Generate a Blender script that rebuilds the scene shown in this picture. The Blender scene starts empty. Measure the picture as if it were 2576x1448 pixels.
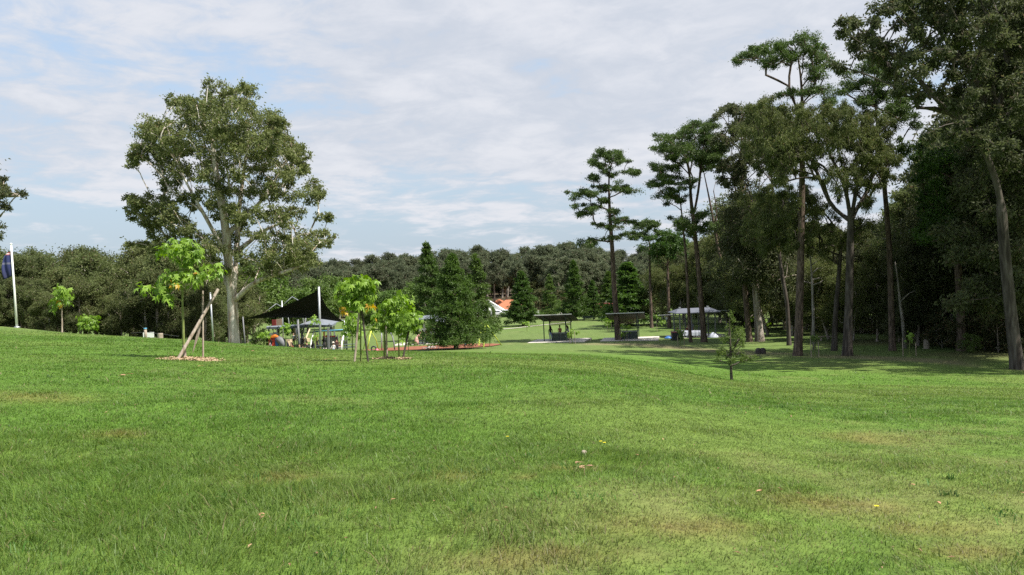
import bpy, math, random
import numpy as np
from mathutils import Vector, Matrix

random.seed(7)
RNG = np.random.default_rng(11)
scene = bpy.context.scene
COL = scene.collection
rad = math.radians

# ------------------------------------------------------------------ camera
EYE = 1.6
FPX = 2021.0            # focal length in pixels of a 2576 px wide picture
ROLL = rad(2.5)
cam_data = bpy.data.cameras.new("camera")
cam_data.sensor_width = 36.0
cam_data.lens = 36.0 * FPX / 2576.0
cam_data.clip_start = 0.05
cam_data.clip_end = 5000.0
cam = bpy.data.objects.new("camera", cam_data)
COL.objects.link(cam)
ca, sa = math.cos(ROLL), math.sin(ROLL)
cam.matrix_world = Matrix(((ca, sa, 0, 0), (0, 0, -1, 0), (-sa, ca, 0, EYE), (0, 0, 0, 1)))
scene.camera = cam

# ------------------------------------------------------------------ sun, sky, exposure
SUN_EL = rad(58)
SH = Vector((-0.90, 0.43, 0)).normalized()          # the way shadows fall on the ground
ld = Vector((SH.x * math.cos(SUN_EL), SH.y * math.cos(SUN_EL), -math.sin(SUN_EL)))
sun_d = bpy.data.lights.new("sun", 'SUN')
sun_d.energy = 3.9
sun_d.angle = rad(0.6)
sun_d.color = (1.0, 0.95, 0.86)
sun = bpy.data.objects.new("sun", sun_d)
sun.rotation_euler = ld.to_track_quat('-Z', 'Y').to_euler()
COL.objects.link(sun)

world = bpy.data.worlds.new("World")
scene.world = world
world.use_nodes = True
wn, wl = world.node_tree.nodes, world.node_tree.links
wn.clear()
w_out = wn.new('ShaderNodeOutputWorld')
w_bg = wn.new('ShaderNodeBackground')
w_bg.inputs['Strength'].default_value = 0.105
sky = wn.new('ShaderNodeTexSky')
sky.sky_type = 'NISHITA'
sky.sun_disc = False
sky.sun_elevation = SUN_EL
sky.sun_rotation = math.atan2(-SH.x, -SH.y)
sky.air_density = 1.2
sky.dust_density = 1.5
sky.ozone_density = 1.2

def mnode(op, a, b=None, c=None, clamp=False):
    n = wn.new('ShaderNodeMath'); n.operation = op; n.use_clamp = clamp
    for i, v in enumerate((a, b, c)):
        if v is None: continue
        if isinstance(v, (int, float)): n.inputs[i].default_value = v
        else: wl.new(v, n.inputs[i])
    return n.outputs[0]

def wmap(v, a, b, c=0.0, d=1.0, smooth=True):
    n = wn.new('ShaderNodeMapRange')
    n.interpolation_type = 'SMOOTHSTEP' if smooth else 'LINEAR'
    n.clamp = True
    wl.new(v, n.inputs[0])
    for i, q in enumerate((a, b, c, d)): n.inputs[1 + i].default_value = q
    return n.outputs[0]

tc = wn.new('ShaderNodeTexCoord')
sep = wn.new('ShaderNodeSeparateXYZ'); wl.new(tc.outputs['Generated'], sep.inputs[0])
zz = mnode('ADD', mnode('MAXIMUM', sep.outputs[2], 0.0), 0.14)
cxn = mnode('DIVIDE', sep.outputs[0], zz)
cyn = mnode('DIVIDE', sep.outputs[1], zz)
comb = wn.new('ShaderNodeCombineXYZ'); wl.new(cxn, comb.inputs[0]); wl.new(cyn, comb.inputs[1])

def cloud_noise(scale, detail, rough, dist, off):
    m = wn.new('ShaderNodeMapping')
    m.inputs['Location'].default_value = off
    m.inputs['Rotation'].default_value = (0, 0, rad(-14))
    wl.new(comb.outputs[0], m.inputs[0])
    t = wn.new('ShaderNodeTexNoise')
    t.inputs['Scale'].default_value = scale
    t.inputs['Detail'].default_value = detail
    t.inputs['Roughness'].default_value = rough
    t.inputs['Distortion'].default_value = dist
    wl.new(m.outputs[0], t.inputs['Vector'])
    return t.outputs[0]
n_big = cloud_noise(0.42, 3, 0.5, 0.3, (3.1, 7.7, 0))
n_mid = cloud_noise(1.5, 7, 0.58, 0.5, (1.3, 4.1, 0))
n_fine = cloud_noise(5.0, 6, 0.62, 0.4, (9.3, 2.2, 0))
dens = mnode('ADD', mnode('ADD', mnode('MULTIPLY', n_big, 0.50), mnode('MULTIPLY', n_mid, 0.62)), mnode('MULTIPLY', n_fine, 0.38))
# more open towards the upper left, closed in the middle, thin haze low down
left_gap = mnode('MULTIPLY', wmap(mnode('ADD', sep.outputs[0], mnode('MULTIPLY', sep.outputs[2], -0.35)), -0.62, -0.12, 0.13, 0.0), wmap(sep.outputs[2], 0.12, 0.30, 0.35, 1.0))
low = wmap(sep.outputs[2], 0.06, 0.17, 0.16, 0.0)
dens2 = mnode('SUBTRACT', mnode('SUBTRACT', dens, left_gap), low)
cov = wmap(dens2, 0.545, 0.72)
shade = wmap(mnode('ADD', mnode('MULTIPLY', n_mid, 0.6), mnode('MULTIPLY', n_fine, 0.4)), 0.40, 0.62, 0.0, 1.0)
ccol = wn.new('ShaderNodeMix'); ccol.data_type = 'RGBA'
wl.new(shade, ccol.inputs[0])
ccol.inputs[6].default_value = (2.55, 2.72, 3.05, 1)
ccol.inputs[7].default_value = (3.25, 3.30, 3.50, 1)
hz = wn.new('ShaderNodeMix'); hz.data_type = 'RGBA'
wl.new(wmap(sep.outputs[2], 0.0, 0.40, 0.88, 0.42), hz.inputs[0])
wl.new(sky.outputs[0], hz.inputs[6])
hz.inputs[7].default_value = (1.80, 2.22, 2.75, 1)
fin = wn.new('ShaderNodeMix'); fin.data_type = 'RGBA'
wl.new(mnode('MULTIPLY', cov, 0.93), fin.inputs[0])
wl.new(hz.outputs[2], fin.inputs[6]); wl.new(ccol.outputs[2], fin.inputs[7])
wl.new(fin.outputs[2], w_bg.inputs['Color'])
wl.new(w_bg.outputs[0], w_out.inputs['Surface'])

scene.view_settings.view_transform = 'Standard'
scene.view_settings.look = 'None'
scene.view_settings.gamma = 1.0
scene.view_settings.exposure = 1.24
scene.cycles.max_bounces = 6
scene.cycles.diffuse_bounces = 3
scene.cycles.transparent_max_bounces = 4
scene.cycles.use_adaptive_sampling = True
scene.cycles.use_denoising = False

# ------------------------------------------------------------------ numpy helpers
def _hash(ix, iy, seed):
    h = (ix.astype(np.int64) * 374761393 + iy.astype(np.int64) * 668265263 + seed * 2147483) & 0x7fffffff
    h = ((h ^ (h >> 13)) * 1274126177) & 0x7fffffff
    return ((h ^ (h >> 16)) & 0xffff) / 65535.0

def vnoise(x, y, seed=0):
    ix, iy = np.floor(x), np.floor(y)
    fx, fy = x - ix, y - iy
    fx = fx * fx * (3 - 2 * fx); fy = fy * fy * (3 - 2 * fy)
    a = _hash(ix, iy, seed); b = _hash(ix + 1, iy, seed)
    c = _hash(ix, iy + 1, seed); d = _hash(ix + 1, iy + 1, seed)
    return (a * (1 - fx) + b * fx) * (1 - fy) + (c * (1 - fx) + d * fx) * fy

def fbm(x, y, scale, seed=0, octv=4, gain=0.5):
    x = np.asarray(x, float) / scale; y = np.asarray(y, float) / scale
    s, a, t = 0.0, 1.0, 0.0
    for o in range(octv):
        s = s + a * vnoise(x * (2 ** o) + 17.3 * o, y * (2 ** o) - 9.1 * o, seed + o)
        t += a; a *= gain
    return s / t

def sstep(v, a, b):
    t = np.clip((v - a) / (b - a), 0, 1)
    return t * t * (3 - 2 * t)

# ------------------------------------------------------------------ the ground's shape
DEP = np.array([0, 5, 12, 24, 33, 45, 60, 75, 92, 120, 190, 300, 600.])
UPX = np.array([0, 460, 805, 1145, 1500, 1840, 2130, 2576.])
ZT = np.array([
    [0, .05, .2, .35, .42, .48, .40, -.3, -1.2, -2.3, -3.6, -4.2, -4.2],
    [0, 0, 0, -.02, -.12, -.47, -1.6, -2.9, -3.8, -4.5, -5.0, -5.2, -5.2],
    [0, 0, -.1, -.35, -.75, -1.4, -2.9, -4.1, -4.7, -5.1, -5.3, -5.3, -5.3],
    [0, 0, -.1, -.5, -1.0, -1.9, -2.95, -3.95, -4.6, -5.0, -5.3, -5.3, -5.3],
    [0, 0, -.15, -.75, -1.4, -2.4, -3.6, -4.4, -4.85, -5.2, -5.4, -5.3, -5.3],
    [0, -.05, -.4, -1.65, -2.74, -3.7, -4.4, -4.95, -5.2, -5.4, -5.5, -5.4, -5.4],
    [0, -.1, -.6, -2.0, -3.1, -3.9, -4.45, -4.8, -5.0, -5.1, -5.2, -5.2, -5.2],
    [0, -.15, -.7, -2.3, -3.4, -4.35, -4.7, -4.8, -4.8, -4.8, -4.8, -4.8, -4.8]])
UT = (UPX - 1288) / FPX
_dd = np.linspace(0, 600, 1201)
_rows = []
for r_ in ZT:
    z_ = np.interp(_dd, DEP, r_)
    k_ = np.exp(-0.5 * (np.arange(-8, 9) / 3.5) ** 2); k_ /= k_.sum()
    zp_ = np.pad(z_, 8, mode='edge'); zs_ = np.convolve(zp_, k_, mode='valid')
    w_ = sstep(_dd, 3, 14)
    _rows.append(z_ * (1 - w_) + zs_ * w_)
_rows = np.array(_rows)
_ug = np.linspace(UT[0], UT[-1], 65)
_gr = np.array([np.interp(_ug, UT, _rows[:, i]) for i in range(_rows.shape[1])]).T
for _ in range(6):
    _gr[1:-1] = 0.25 * _gr[:-2] + 0.5 * _gr[1:-1] + 0.25 * _gr[2:]

def ground(x, y):
    x = np.asarray(x, float); y = np.asarray(y, float)
    dep = np.maximum(np.maximum(y, np.abs(x) / 0.72), 0.001)
    u = np.clip(x / dep, UT[0], UT[-1])
    fu = (u - _ug[0]) / (_ug[1] - _ug[0]); iu = np.clip(fu.astype(int), 0, 63); fu = fu - iu
    fd = np.clip(dep, 0, 599.4) / 0.5; idd = np.clip(fd.astype(int), 0, 1199); fd = fd - idd
    z = (_gr[iu, idd] * (1 - fu) + _gr[iu + 1, idd] * fu) * (1 - fd) + (_gr[iu, idd + 1] * (1 - fu) + _gr[iu + 1, idd + 1] * fu) * fd
    near = np.exp(-(dep / 60.0) ** 2)
    z = z + near * (0.10 * (fbm(x, y, 3.2, 5, 2) - 0.5) * np.clip(dep / 6, 0, 1) + 0.035 * (fbm(x, y, 0.7, 9, 2) - 0.5))
    hill = sstep(np.hypot(x, y), 215, 330)
    return z + hill * 4.0 * (0.6 + 0.8 * fbm(x, y, 90, 3, 2))

def ray(px, py):
    u, v = (px - 1288) / FPX, (724 - py) / FPX
    return u * ca + v * sa, -u * sa + v * ca

def W(px, py, d):
    """a point seen at (px, py), d metres in front of the camera"""
    X, Z = ray(px, py)
    return np.array([X * d, d, EYE + Z * d])

def base(px, d):
    """the point of the ground d metres away under image column px"""
    v = -0.06
    for _ in range(6):
        X, Z = ray(px, 724 - v * FPX)
        z = float(ground(X * d, d))
        u = (px - 1288) / FPX
        v = ((z - EYE) / d + u * sa) / ca
    X, Z = ray(px, 724 - v * FPX)
    return np.array([X * d, d, float(ground(X * d, d))])

def hit(px, py, dmin=3.0, dmax=400.0):
    """where the line of sight through (px, py) meets the ground"""
    X, Z = ray(px, py)
    ds = np.exp(np.linspace(math.log(dmin), math.log(dmax), 3000))
    below = (EYE + Z * ds) < ground(X * ds, ds)
    i = int(np.argmax(below)) if below.any() else len(ds) - 1
    return np.array([X * ds[i], ds[i], float(ground(X * ds[i], ds[i]))])

def make_mesh(name, V, F, mats, mat_idx=None, smooth=False, colors=None):
    """V (n,3); F: list of (m,k) index arrays"""
    me = bpy.data.meshes.new(name)
    V = np.asarray(V, np.float32)
    me.vertices.add(len(V)); me.vertices.foreach_set('co', V.ravel())
    F = [np.asarray(f, np.int32) for f in F if len(f)]
    tot = sum(f.size for f in F)
    sizes = np.concatenate([np.full(len(f), f.shape[1], np.int32) for f in F])
    me.loops.add(tot); me.loops.foreach_set('vertex_index', np.concatenate([f.ravel() for f in F]))
    me.polygons.add(len(sizes))
    me.polygons.foreach_set('loop_start', np.concatenate([[0], np.cumsum(sizes)[:-1]]).astype(np.int32))
    me.polygons.foreach_set('loop_total', sizes)
    if mat_idx is not None: me.polygons.foreach_set('material_index', np.asarray(mat_idx, np.int32))
    me.polygons.foreach_set('use_smooth', np.full(len(sizes), smooth))
    if colors is not None:
        at = me.color_attributes.new('Col', 'FLOAT_COLOR', 'POINT')
        c4 = np.ones((len(V), 4), np.float32); c4[:, :3] = colors
        at.data.foreach_set('color', c4.ravel())
    for m in (mats if isinstance(mats, (list, tuple)) else [mats]): me.materials.append(m)
    me.update(); me.validate()
    return me

def link(name, me, parent=None, loc=None):
    o = bpy.data.objects.new(name, me)
    COL.objects.link(o)
    if parent is not None: o.parent = parent
    if loc is not None: o.location = loc
    return o

def tag(o, label=None, cat=None, group=None, kind=None):
    if label: o['label'] = label
    if cat: o['category'] = cat
    if group: o['group'] = group
    if kind: o['kind'] = kind
    return o

def empty(name, loc, label=None, cat=None, group=None, rz=0.0):
    o = bpy.data.objects.new(name, None)
    o.empty_display_size = 0.2
    COL.objects.link(o)
    o.location = loc; o.rotation_euler = (0, 0, rz)
    return tag(o, label, cat, group)

def copy_tree(o, label=None, loc=None, rz=None, sc=None, group=None):
    r = o.copy(); COL.objects.link(r)
    if label: r['label'] = label
    if group: r['group'] = group
    if loc is not None: r.location = loc
    if rz is not None: r.rotation_euler = (0, 0, rz)
    if sc is not None: r.scale = sc if isinstance(sc, (tuple, list)) else (sc, sc, sc)
    for ch in list(o.children):
        c = ch.copy(); COL.objects.link(c); c.parent = r
        for g in list(ch.children):
            d = g.copy(); COL.objects.link(d); d.parent = c
    return r

# ------------------------------------------------------------------ materials
def new_mat(name):
    m = bpy.data.materials.new(name); m.use_nodes = True
    m.node_tree.nodes.clear()
    return m, m.node_tree.nodes, m.node_tree.links

def ramp(nt, fac, stops):
    r = nt.nodes.new('ShaderNodeValToRGB')
    nt.links.new(fac, r.inputs[0])
    e = r.color_ramp.elements
    while len(e) < len(stops): e.new(0.5)
    for i, (p, c) in enumerate(stops):
        e[i].position = p; e[i].color = (*c, 1)
    return r.outputs[0]

def mat_plain(name, col, rough=0.6, metal=0.0, var=0.12, scale=6.0, bump=0.0, spec=0.4):
    m, N, L = new_mat(name)
    out = N.new('ShaderNodeOutputMaterial'); b = N.new('ShaderNodeBsdfPrincipled')
    tcn = N.new('ShaderNodeTexCoord'); t = N.new('ShaderNodeTexNoise')
    t.inputs['Scale'].default_value = scale; t.inputs['Detail'].default_value = 5
    L.new(tcn.outputs['Object'], t.inputs['Vector'])
    c = np.array(col)
    o = ramp(m.node_tree, t.outputs[0], [(0.25, tuple(c * (1 - var))), (0.75, tuple(np.minimum(c * (1 + var), 0.95)))])
    L.new(o, b.inputs['Base Color'])
    b.inputs['Roughness'].default_value = rough; b.inputs['Metallic'].default_value = metal
    b.inputs['Specular IOR Level'].default_value = spec
    if bump:
        bp = N.new('ShaderNodeBump'); bp.inputs['Strength'].default_value = bump
        L.new(t.outputs[0], bp.inputs['Height']); L.new(bp.outputs[0], b.inputs['Normal'])
    L.new(b.outputs[0], out.inputs[0])
    return m

def mat_leaf(name, c1, c2, c3=None, transl=0.35, rough=0.5, spec=0.35, clump=0.45, objvar=0.0, c3amt=0.0):
    """c1/c2: the darker and lighter leaf colours; c3: the odd leaf of another colour"""
    m, N, L = new_mat(name)
    nt = m.node_tree
    out = N.new('ShaderNodeOutputMaterial')
    geo = N.new('ShaderNodeNewGeometry')
    tcn = N.new('ShaderNodeTexCoord')
    t = N.new('ShaderNodeTexNoise'); t.inputs['Scale'].default_value = clump; t.inputs['Detail'].default_value = 3
    L.new(tcn.outputs['Object'], t.inputs['Vector'])
    mix = N.new('ShaderNodeMath'); mix.operation = 'MULTIPLY_ADD'
    L.new(geo.outputs['Random Per Island'], mix.inputs[0]); mix.inputs[1].default_value = 0.55
    sc = N.new('ShaderNodeMath'); sc.operation = 'MULTIPLY_ADD'
    L.new(t.outputs[0], sc.inputs[0]); sc.inputs[1].default_value = 1.5; sc.inputs[2].default_value = -0.52
    L.new(sc.outputs[0], mix.inputs[2])
    col = ramp(nt, mix.outputs[0], [(0.0, c1), (1.0, c2)])
    if c3 is not None:
        r = N.new('ShaderNodeMath'); r.operation = 'MULTIPLY'
        L.new(geo.outputs['Random Per Island'], r.inputs[0]); r.inputs[1].default_value = 37.0
        fr = N.new('ShaderNodeMath'); fr.operation = 'FRACT'; L.new(r.outputs[0], fr.inputs[0])
        lt = N.new('ShaderNodeMath'); lt.operation = 'LESS_THAN'; L.new(fr.outputs[0], lt.inputs[0]); lt.inputs[1].default_value = c3amt
        mx = N.new('ShaderNodeMix'); mx.data_type = 'RGBA'
        L.new(lt.outputs[0], mx.inputs[0]); L.new(col, mx.inputs[6]); mx.inputs[7].default_value = (*c3, 1)
        col = mx.outputs[2]
    if objvar:
        oi = N.new('ShaderNodeObjectInfo')
        hs = N.new('ShaderNodeHueSaturation')
        a = N.new('ShaderNodeMapRange'); L.new(oi.outputs['Random'], a.inputs[0])
        a.inputs[3].default_value = 1 - objvar; a.inputs[4].default_value = 1 + objvar
        L.new(a.outputs[0], hs.inputs['Value'])
        f2 = N.new('ShaderNodeMath'); f2.operation = 'MULTIPLY'; L.new(oi.outputs['Random'], f2.inputs[0]); f2.inputs[1].default_value = 13.7
        f3 = N.new('ShaderNodeMath'); f3.operation = 'FRACT'; L.new(f2.outputs[0], f3.inputs[0])
        a2 = N.new('ShaderNodeMapRange'); L.new(f3.outputs[0], a2.inputs[0])
        a2.inputs[3].default_value = 0.488; a2.inputs[4].default_value = 0.508
        L.new(a2.outputs[0], hs.inputs['Hue'])
        L.new(col, hs.inputs['Color']); col = hs.outputs[0]
    b = N.new('ShaderNodeBsdfPrincipled')
    L.new(col, b.inputs['Base Color']); b.inputs['Roughness'].default_value = rough
    b.inputs['Specular IOR Level'].default_value = spec
    tr = N.new('ShaderNodeBsdfTranslucent')
    hs2 = N.new('ShaderNodeHueSaturation'); hs2.inputs['Saturation'].default_value = 1.15; hs2.inputs['Value'].default_value = 1.25
    L.new(col, hs2.inputs['Color']); L.new(hs2.outputs[0], tr.inputs['Color'])
    ms = N.new('ShaderNodeMixShader'); ms.inputs[0].default_value = transl
    L.new(b.outputs[0], ms.inputs[1]); L.new(tr.outputs[0], ms.inputs[2])
    L.new(ms.outputs[0], out.inputs[0])
    return m

def mat_bark(name, c1, c2, c3, scale=(5, 5, 0.8), bump=0.5, contrast=(0.35, 0.5, 0.68)):
    m, N, L = new_mat(name)
    out = N.new('ShaderNodeOutputMaterial'); b = N.new('ShaderNodeBsdfPrincipled')
    tcn = N.new('ShaderNodeTexCoord'); mp = N.new('ShaderNodeMapping')
    mp.inputs['Scale'].default_value = scale
    L.new(tcn.outputs['Object'], mp.inputs[0])
    t = N.new('ShaderNodeTexNoise'); t.inputs['Scale'].default_value = 1.0; t.inputs['Detail'].default_value = 6
    t.inputs['Roughness'].default_value = 0.62; t.inputs['Distortion'].default_value = 0.6
    L.new(mp.outputs[0], t.inputs['Vector'])
    L.new(ramp(m.node_tree, t.outputs[0], [(contrast[0], c1), (contrast[1], c2), (contrast[2], c3)]), b.inputs['Base Color'])
    b.inputs['Roughness'].default_value = 0.85; b.inputs['Specular IOR Level'].default_value = 0.2
    bp = N.new('ShaderNodeBump'); bp.inputs['Strength'].default_value = bump; bp.inputs['Distance'].default_value = 0.03
    L.new(t.outputs[0], bp.inputs['Height']); L.new(bp.outputs[0], b.inputs['Normal'])
    L.new(b.outputs[0], out.inputs[0])
    return m

M = {}
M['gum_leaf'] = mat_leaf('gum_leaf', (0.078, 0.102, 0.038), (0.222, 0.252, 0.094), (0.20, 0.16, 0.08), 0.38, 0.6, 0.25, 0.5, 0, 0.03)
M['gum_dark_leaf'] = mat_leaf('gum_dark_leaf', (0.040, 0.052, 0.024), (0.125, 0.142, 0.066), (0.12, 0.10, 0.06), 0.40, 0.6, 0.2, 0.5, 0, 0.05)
M['pine_leaf'] = mat_leaf('pine_leaf', (0.040, 0.070, 0.018), (0.105, 0.160, 0.042), None, 0.3, 0.5, 0.3, 0.6)
M['droop_leaf'] = mat_leaf('droop_leaf', (0.056, 0.074, 0.024), (0.150, 0.176, 0.060), (0.14, 0.11, 0.04), 0.35, 0.6, 0.2, 0.5, 0, 0.03)
M['conifer_leaf'] = mat_leaf('conifer_leaf', (0.036, 0.072, 0.016), (0.100, 0.170, 0.036), None, 0.35, 0.5, 0.3, 0.7, 0.12)
M['forest_leaf'] = mat_leaf('forest_leaf', (0.060, 0.078, 0.044), (0.150, 0.176, 0.098), (0.14, 0.11, 0.075), 0.35, 0.6, 0.25, 0.22, 0.22, 0.03)
M['row_leaf'] = mat_leaf('row_leaf', (0.060, 0.078, 0.030), (0.160, 0.190, 0.072), (0.14, 0.11, 0.06), 0.42, 0.6, 0.2, 0.35, 0.25, 0.04)
M['light_conifer_leaf'] = mat_leaf('light_conifer_leaf', (0.046, 0.086, 0.020), (0.125, 0.190, 0.046), None, 0.38, 0.5, 0.3, 0.7, 0.1)
M['green_leaf'] = mat_leaf('green_leaf', (0.050, 0.095, 0.020), (0.15, 0.23, 0.055), None, 0.35, 0.5, 0.3, 0.5, 0.15)
M['lime_leaf'] = mat_leaf('lime_leaf', (0.10, 0.19, 0.022), (0.26, 0.40, 0.055), None, 0.38, 0.42, 0.35, 1.5)
M['yellow_leaf'] = mat_leaf('yellow_leaf', (0.45, 0.40, 0.04), (0.48, 0.24, 0.03), None, 0.4, 0.4, 0.5, 2.0)
M['feather_leaf'] = mat_leaf('feather_leaf', (0.06, 0.10, 0.02), (0.16, 0.22, 0.05), None, 0.3, 0.5, 0.3, 1.5)
M['bush_leaf'] = mat_leaf('bush_leaf', (0.03, 0.04, 0.015), (0.09, 0.10, 0.035), (0.16, 0.10, 0.05), 0.2, 0.6, 0.25, 0.8, 0.2, 0.12)
M['gum_bark'] = mat_bark('gum_bark', (0.24, 0.16, 0.11), (0.48, 0.43, 0.37), (0.66, 0.63, 0.58), (2.6, 2.6, 0.35))
M['gum_bark_grey'] = mat_bark('gum_bark_grey', (0.11, 0.08, 0.06), (0.28, 0.24, 0.20), (0.46, 0.42, 0.38), (3, 3, 0.4))
M['pine_bark'] = mat_bark('pine_bark', (0.035, 0.025, 0.020), (0.10, 0.072, 0.055), (0.20, 0.15, 0.12), (9, 9, 1.6), 0.8)
M['dead_wood'] = mat_bark('dead_wood', (0.13, 0.11, 0.09), (0.25, 0.225, 0.20), (0.36, 0.33, 0.30), (6, 6, 1))
M['dark_bark'] = mat_bark('dark_bark', (0.030, 0.024, 0.020), (0.070, 0.058, 0.048), (0.13, 0.115, 0.10), (5, 5, .7), 0.7)
M['green_stem'] = mat_bark('green_stem', (0.10, 0.13, 0.04), (0.17, 0.21, 0.06), (0.26, 0.28, 0.12), (14, 14, 3), 0.2)
M['stake_wood'] = mat_bark('stake_wood', (0.20, 0.15, 0.11), (0.33, 0.27, 0.22), (0.46, 0.40, 0.34), (20, 20, 2.5), 0.4)

# ------------------------------------------------------------------ ground cover colours
LUSH = np.array([0.081, 0.155, 0.021]); OLIVE = np.array([0.112, 0.170, 0.033])
DRY = np.array([0.225, 0.195, 0.090]); SOIL = np.array([0.235, 0.115, 0.060]); FAR = np.array([0.108, 0.146, 0.048])
LITTER = np.array([0.115, 0.088, 0.050])

def gauss(x, y, cx, cy, sx, sy):
    return np.exp(-((x - cx) / sx) ** 2 - ((y - cy) / sy) ** 2)

_patch = [hit(px, py) for px, py in ((1450, 1180), (1320, 1200), (60, 1000), (720, 1205), (2180, 1105), (300, 1095), (1750, 1330), (2420, 1390), (1360, 1405), (2070, 1270), (1150, 1200), (2330, 1330))]
_patchs = ((.25, .10), (.12, .12), (1.0, .8), (.35, .2), (.6, .5), (.4, .3), (.6, .25), (.35, .15), (.5, .2), (.7, .3), (.2, .2), (.4, .2))
_track = np.array([hit(px, py)[:2] for px, py in ((1500, 866), (1620, 868), (1760, 880), (1900, 890), (2050, 897), (2250, 903), (2420, 913), (2560, 925), (2640, 930))])

def seg_dist(x, y, pts):
    d = np.full(np.shape(x), 1e9)
    for (ax, ay), (bx, by) in zip(pts[:-1], pts[1:]):
        vx, vy = bx - ax, by - ay
        t = np.clip(((x - ax) * vx + (y - ay) * vy) / (vx * vx + vy * vy), 0, 1)
        d = np.minimum(d, np.hypot(x - ax - t * vx, y - ay - t * vy))
    return d

def dryness(x, y):
    n1 = fbm(x, y, 2.6, 21, 4); n2 = fbm(x, y, 0.55, 31, 3)
    bias = 0.20 * gauss(x, y, 2.3, 6.0, 3.4, 3.4) + 0.12 * gauss(x, y, 5.5, 9, 3, 3) + 0.16 * gauss(x, y, -9, 16, 5, 5) - 0.10 * sstep(y, 13, 17) * (1 - sstep(y, 30, 40)) + 0.05 * gauss(x, y, 1, 5, 3, 2) - 0.10 * gauss(x, y, -3, 6.5, 2.6, 4) 
    return np.clip((n1 * 0.75 + n2 * 0.45 + bias - 0.70) * 3.0, 0, 1)

def lawn_color(x, y):
    r = np.hypot(x, y)
    d = dryness(x, y)
    n3 = fbm(x, y, 6.0, 41, 3)
    ol = sstep(n3 + 0.25 * gauss(x, y, 3, 8, 5, 5) + 0.15 * gauss(x, y, 14, 30, 12, 12), 0.38, 0.80)
    c = LUSH * (1 - ol)[..., None] + OLIVE * ol[..., None]
    far = (sstep(r, 36, 85) * (0.72 + 0.4 * (fbm(x, y, 14, 51, 3) - 0.5)))[..., None]
    c = c * (1 - far) + FAR * far
    w = (d ** 1.3 * 0.4)[..., None]
    c = c * (1 - w) + DRY * w
    for p, (sx, sy) in zip(_patch, _patchs):
        k = np.clip(gauss(x, y, p[0], p[1], sx, sy) * (0.3 + 1.3 * fbm(x, y, 0.16, 61, 3)), 0, 1)[..., None] * 0.3
        c = c * (1 - k) + SOIL * k
    # the worn strip in front of the shelters and the litter under the trees
    sd = seg_dist(x, y, _track)
    k = ((1 - sstep(sd, 0.5, 3.0)) * sstep(fbm(x, y, 5, 71, 3), 0.25, 0.6) * 0.6)[..., None]
    c = c * (1 - k) + np.array([0.22, 0.17, 0.11]) * k
    u = x / np.maximum(y, 1)
    k = (sstep(u, 0.30, 0.42) * sstep(y, 46, 56) * sstep(fbm(x, y, 8, 81, 3) + 0.25 * sstep(u, .5, .62), 0.44, 0.66) * 0.5)[..., None]
    c = c * (1 - k) + LITTER * k
    k = (sstep(fbm(x, y, 90, 91, 2) * 0 + r, 215, 240))[..., None]
    c = c * (1 - k) + LITTER * .45 * k
    v = 0.84 + 0.32 * fbm(x, y, 0.35, 101, 3)
    return c * v[..., None]

m, N, L = new_mat('lawn_ground')
out = N.new('ShaderNodeOutputMaterial'); b = N.new('ShaderNodeBsdfPrincipled')
at = N.new('ShaderNodeAttribute'); at.attribute_name = 'Col'
tcn = N.new('ShaderNodeTexCoord')
t = N.new('ShaderNodeTexNoise'); t.inputs['Scale'].default_value = 9.0; t.inputs['Detail'].default_value = 8; t.inputs['Roughness'].default_value = 0.75
L.new(tcn.outputs['Object'], t.inputs['Vector'])
mr = N.new('ShaderNodeMapRange'); L.new(t.outputs[0], mr.inputs[0]); mr.inputs[1].default_value = 0.3; mr.inputs[2].default_value = 0.7
mr.inputs[3].default_value = 0.62; mr.inputs[4].default_value = 1.32
hs = N.new('ShaderNodeHueSaturation'); L.new(at.outputs['Color'], hs.inputs['Color']); L.new(mr.outputs[0], hs.inputs['Value'])
L.new(hs.outputs[0], b.inputs['Base Color'])
b.inputs['Roughness'].default_value = 0.9; b.inputs['Specular IOR Level'].default_value = 0.15
bp = N.new('ShaderNodeBump'); bp.inputs['Strength'].default_value = 0.6; bp.inputs['Distance'].default_value = 0.06
L.new(t.outputs[0], bp.inputs['Height']); L.new(bp.outputs[0], b.inputs['Normal'])
L.new(b.outputs[0], out.inputs[0])
M['lawn'] = m

m, N, L = new_mat('grass_blade')
out = N.new('ShaderNodeOutputMaterial'); b = N.new('ShaderNodeBsdfPrincipled')
at = N.new('ShaderNodeAttribute'); at.attribute_name = 'Col'
L.new(at.outputs['Color'], b.inputs['Base Color'])
b.inputs['Roughness'].default_value = 0.5; b.inputs['Specular IOR Level'].default_value = 0.35
tr = N.new('ShaderNodeBsdfTranslucent'); L.new(at.outputs['Color'], tr.inputs['Color'])
ms = N.new('ShaderNodeMixShader'); ms.inputs[0].default_value = 0.5
L.new(b.outputs[0], ms.inputs[1]); L.new(tr.outputs[0], ms.inputs[2]); L.new(ms.outputs[0], out.inputs[0])
M['blade'] = m

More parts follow.
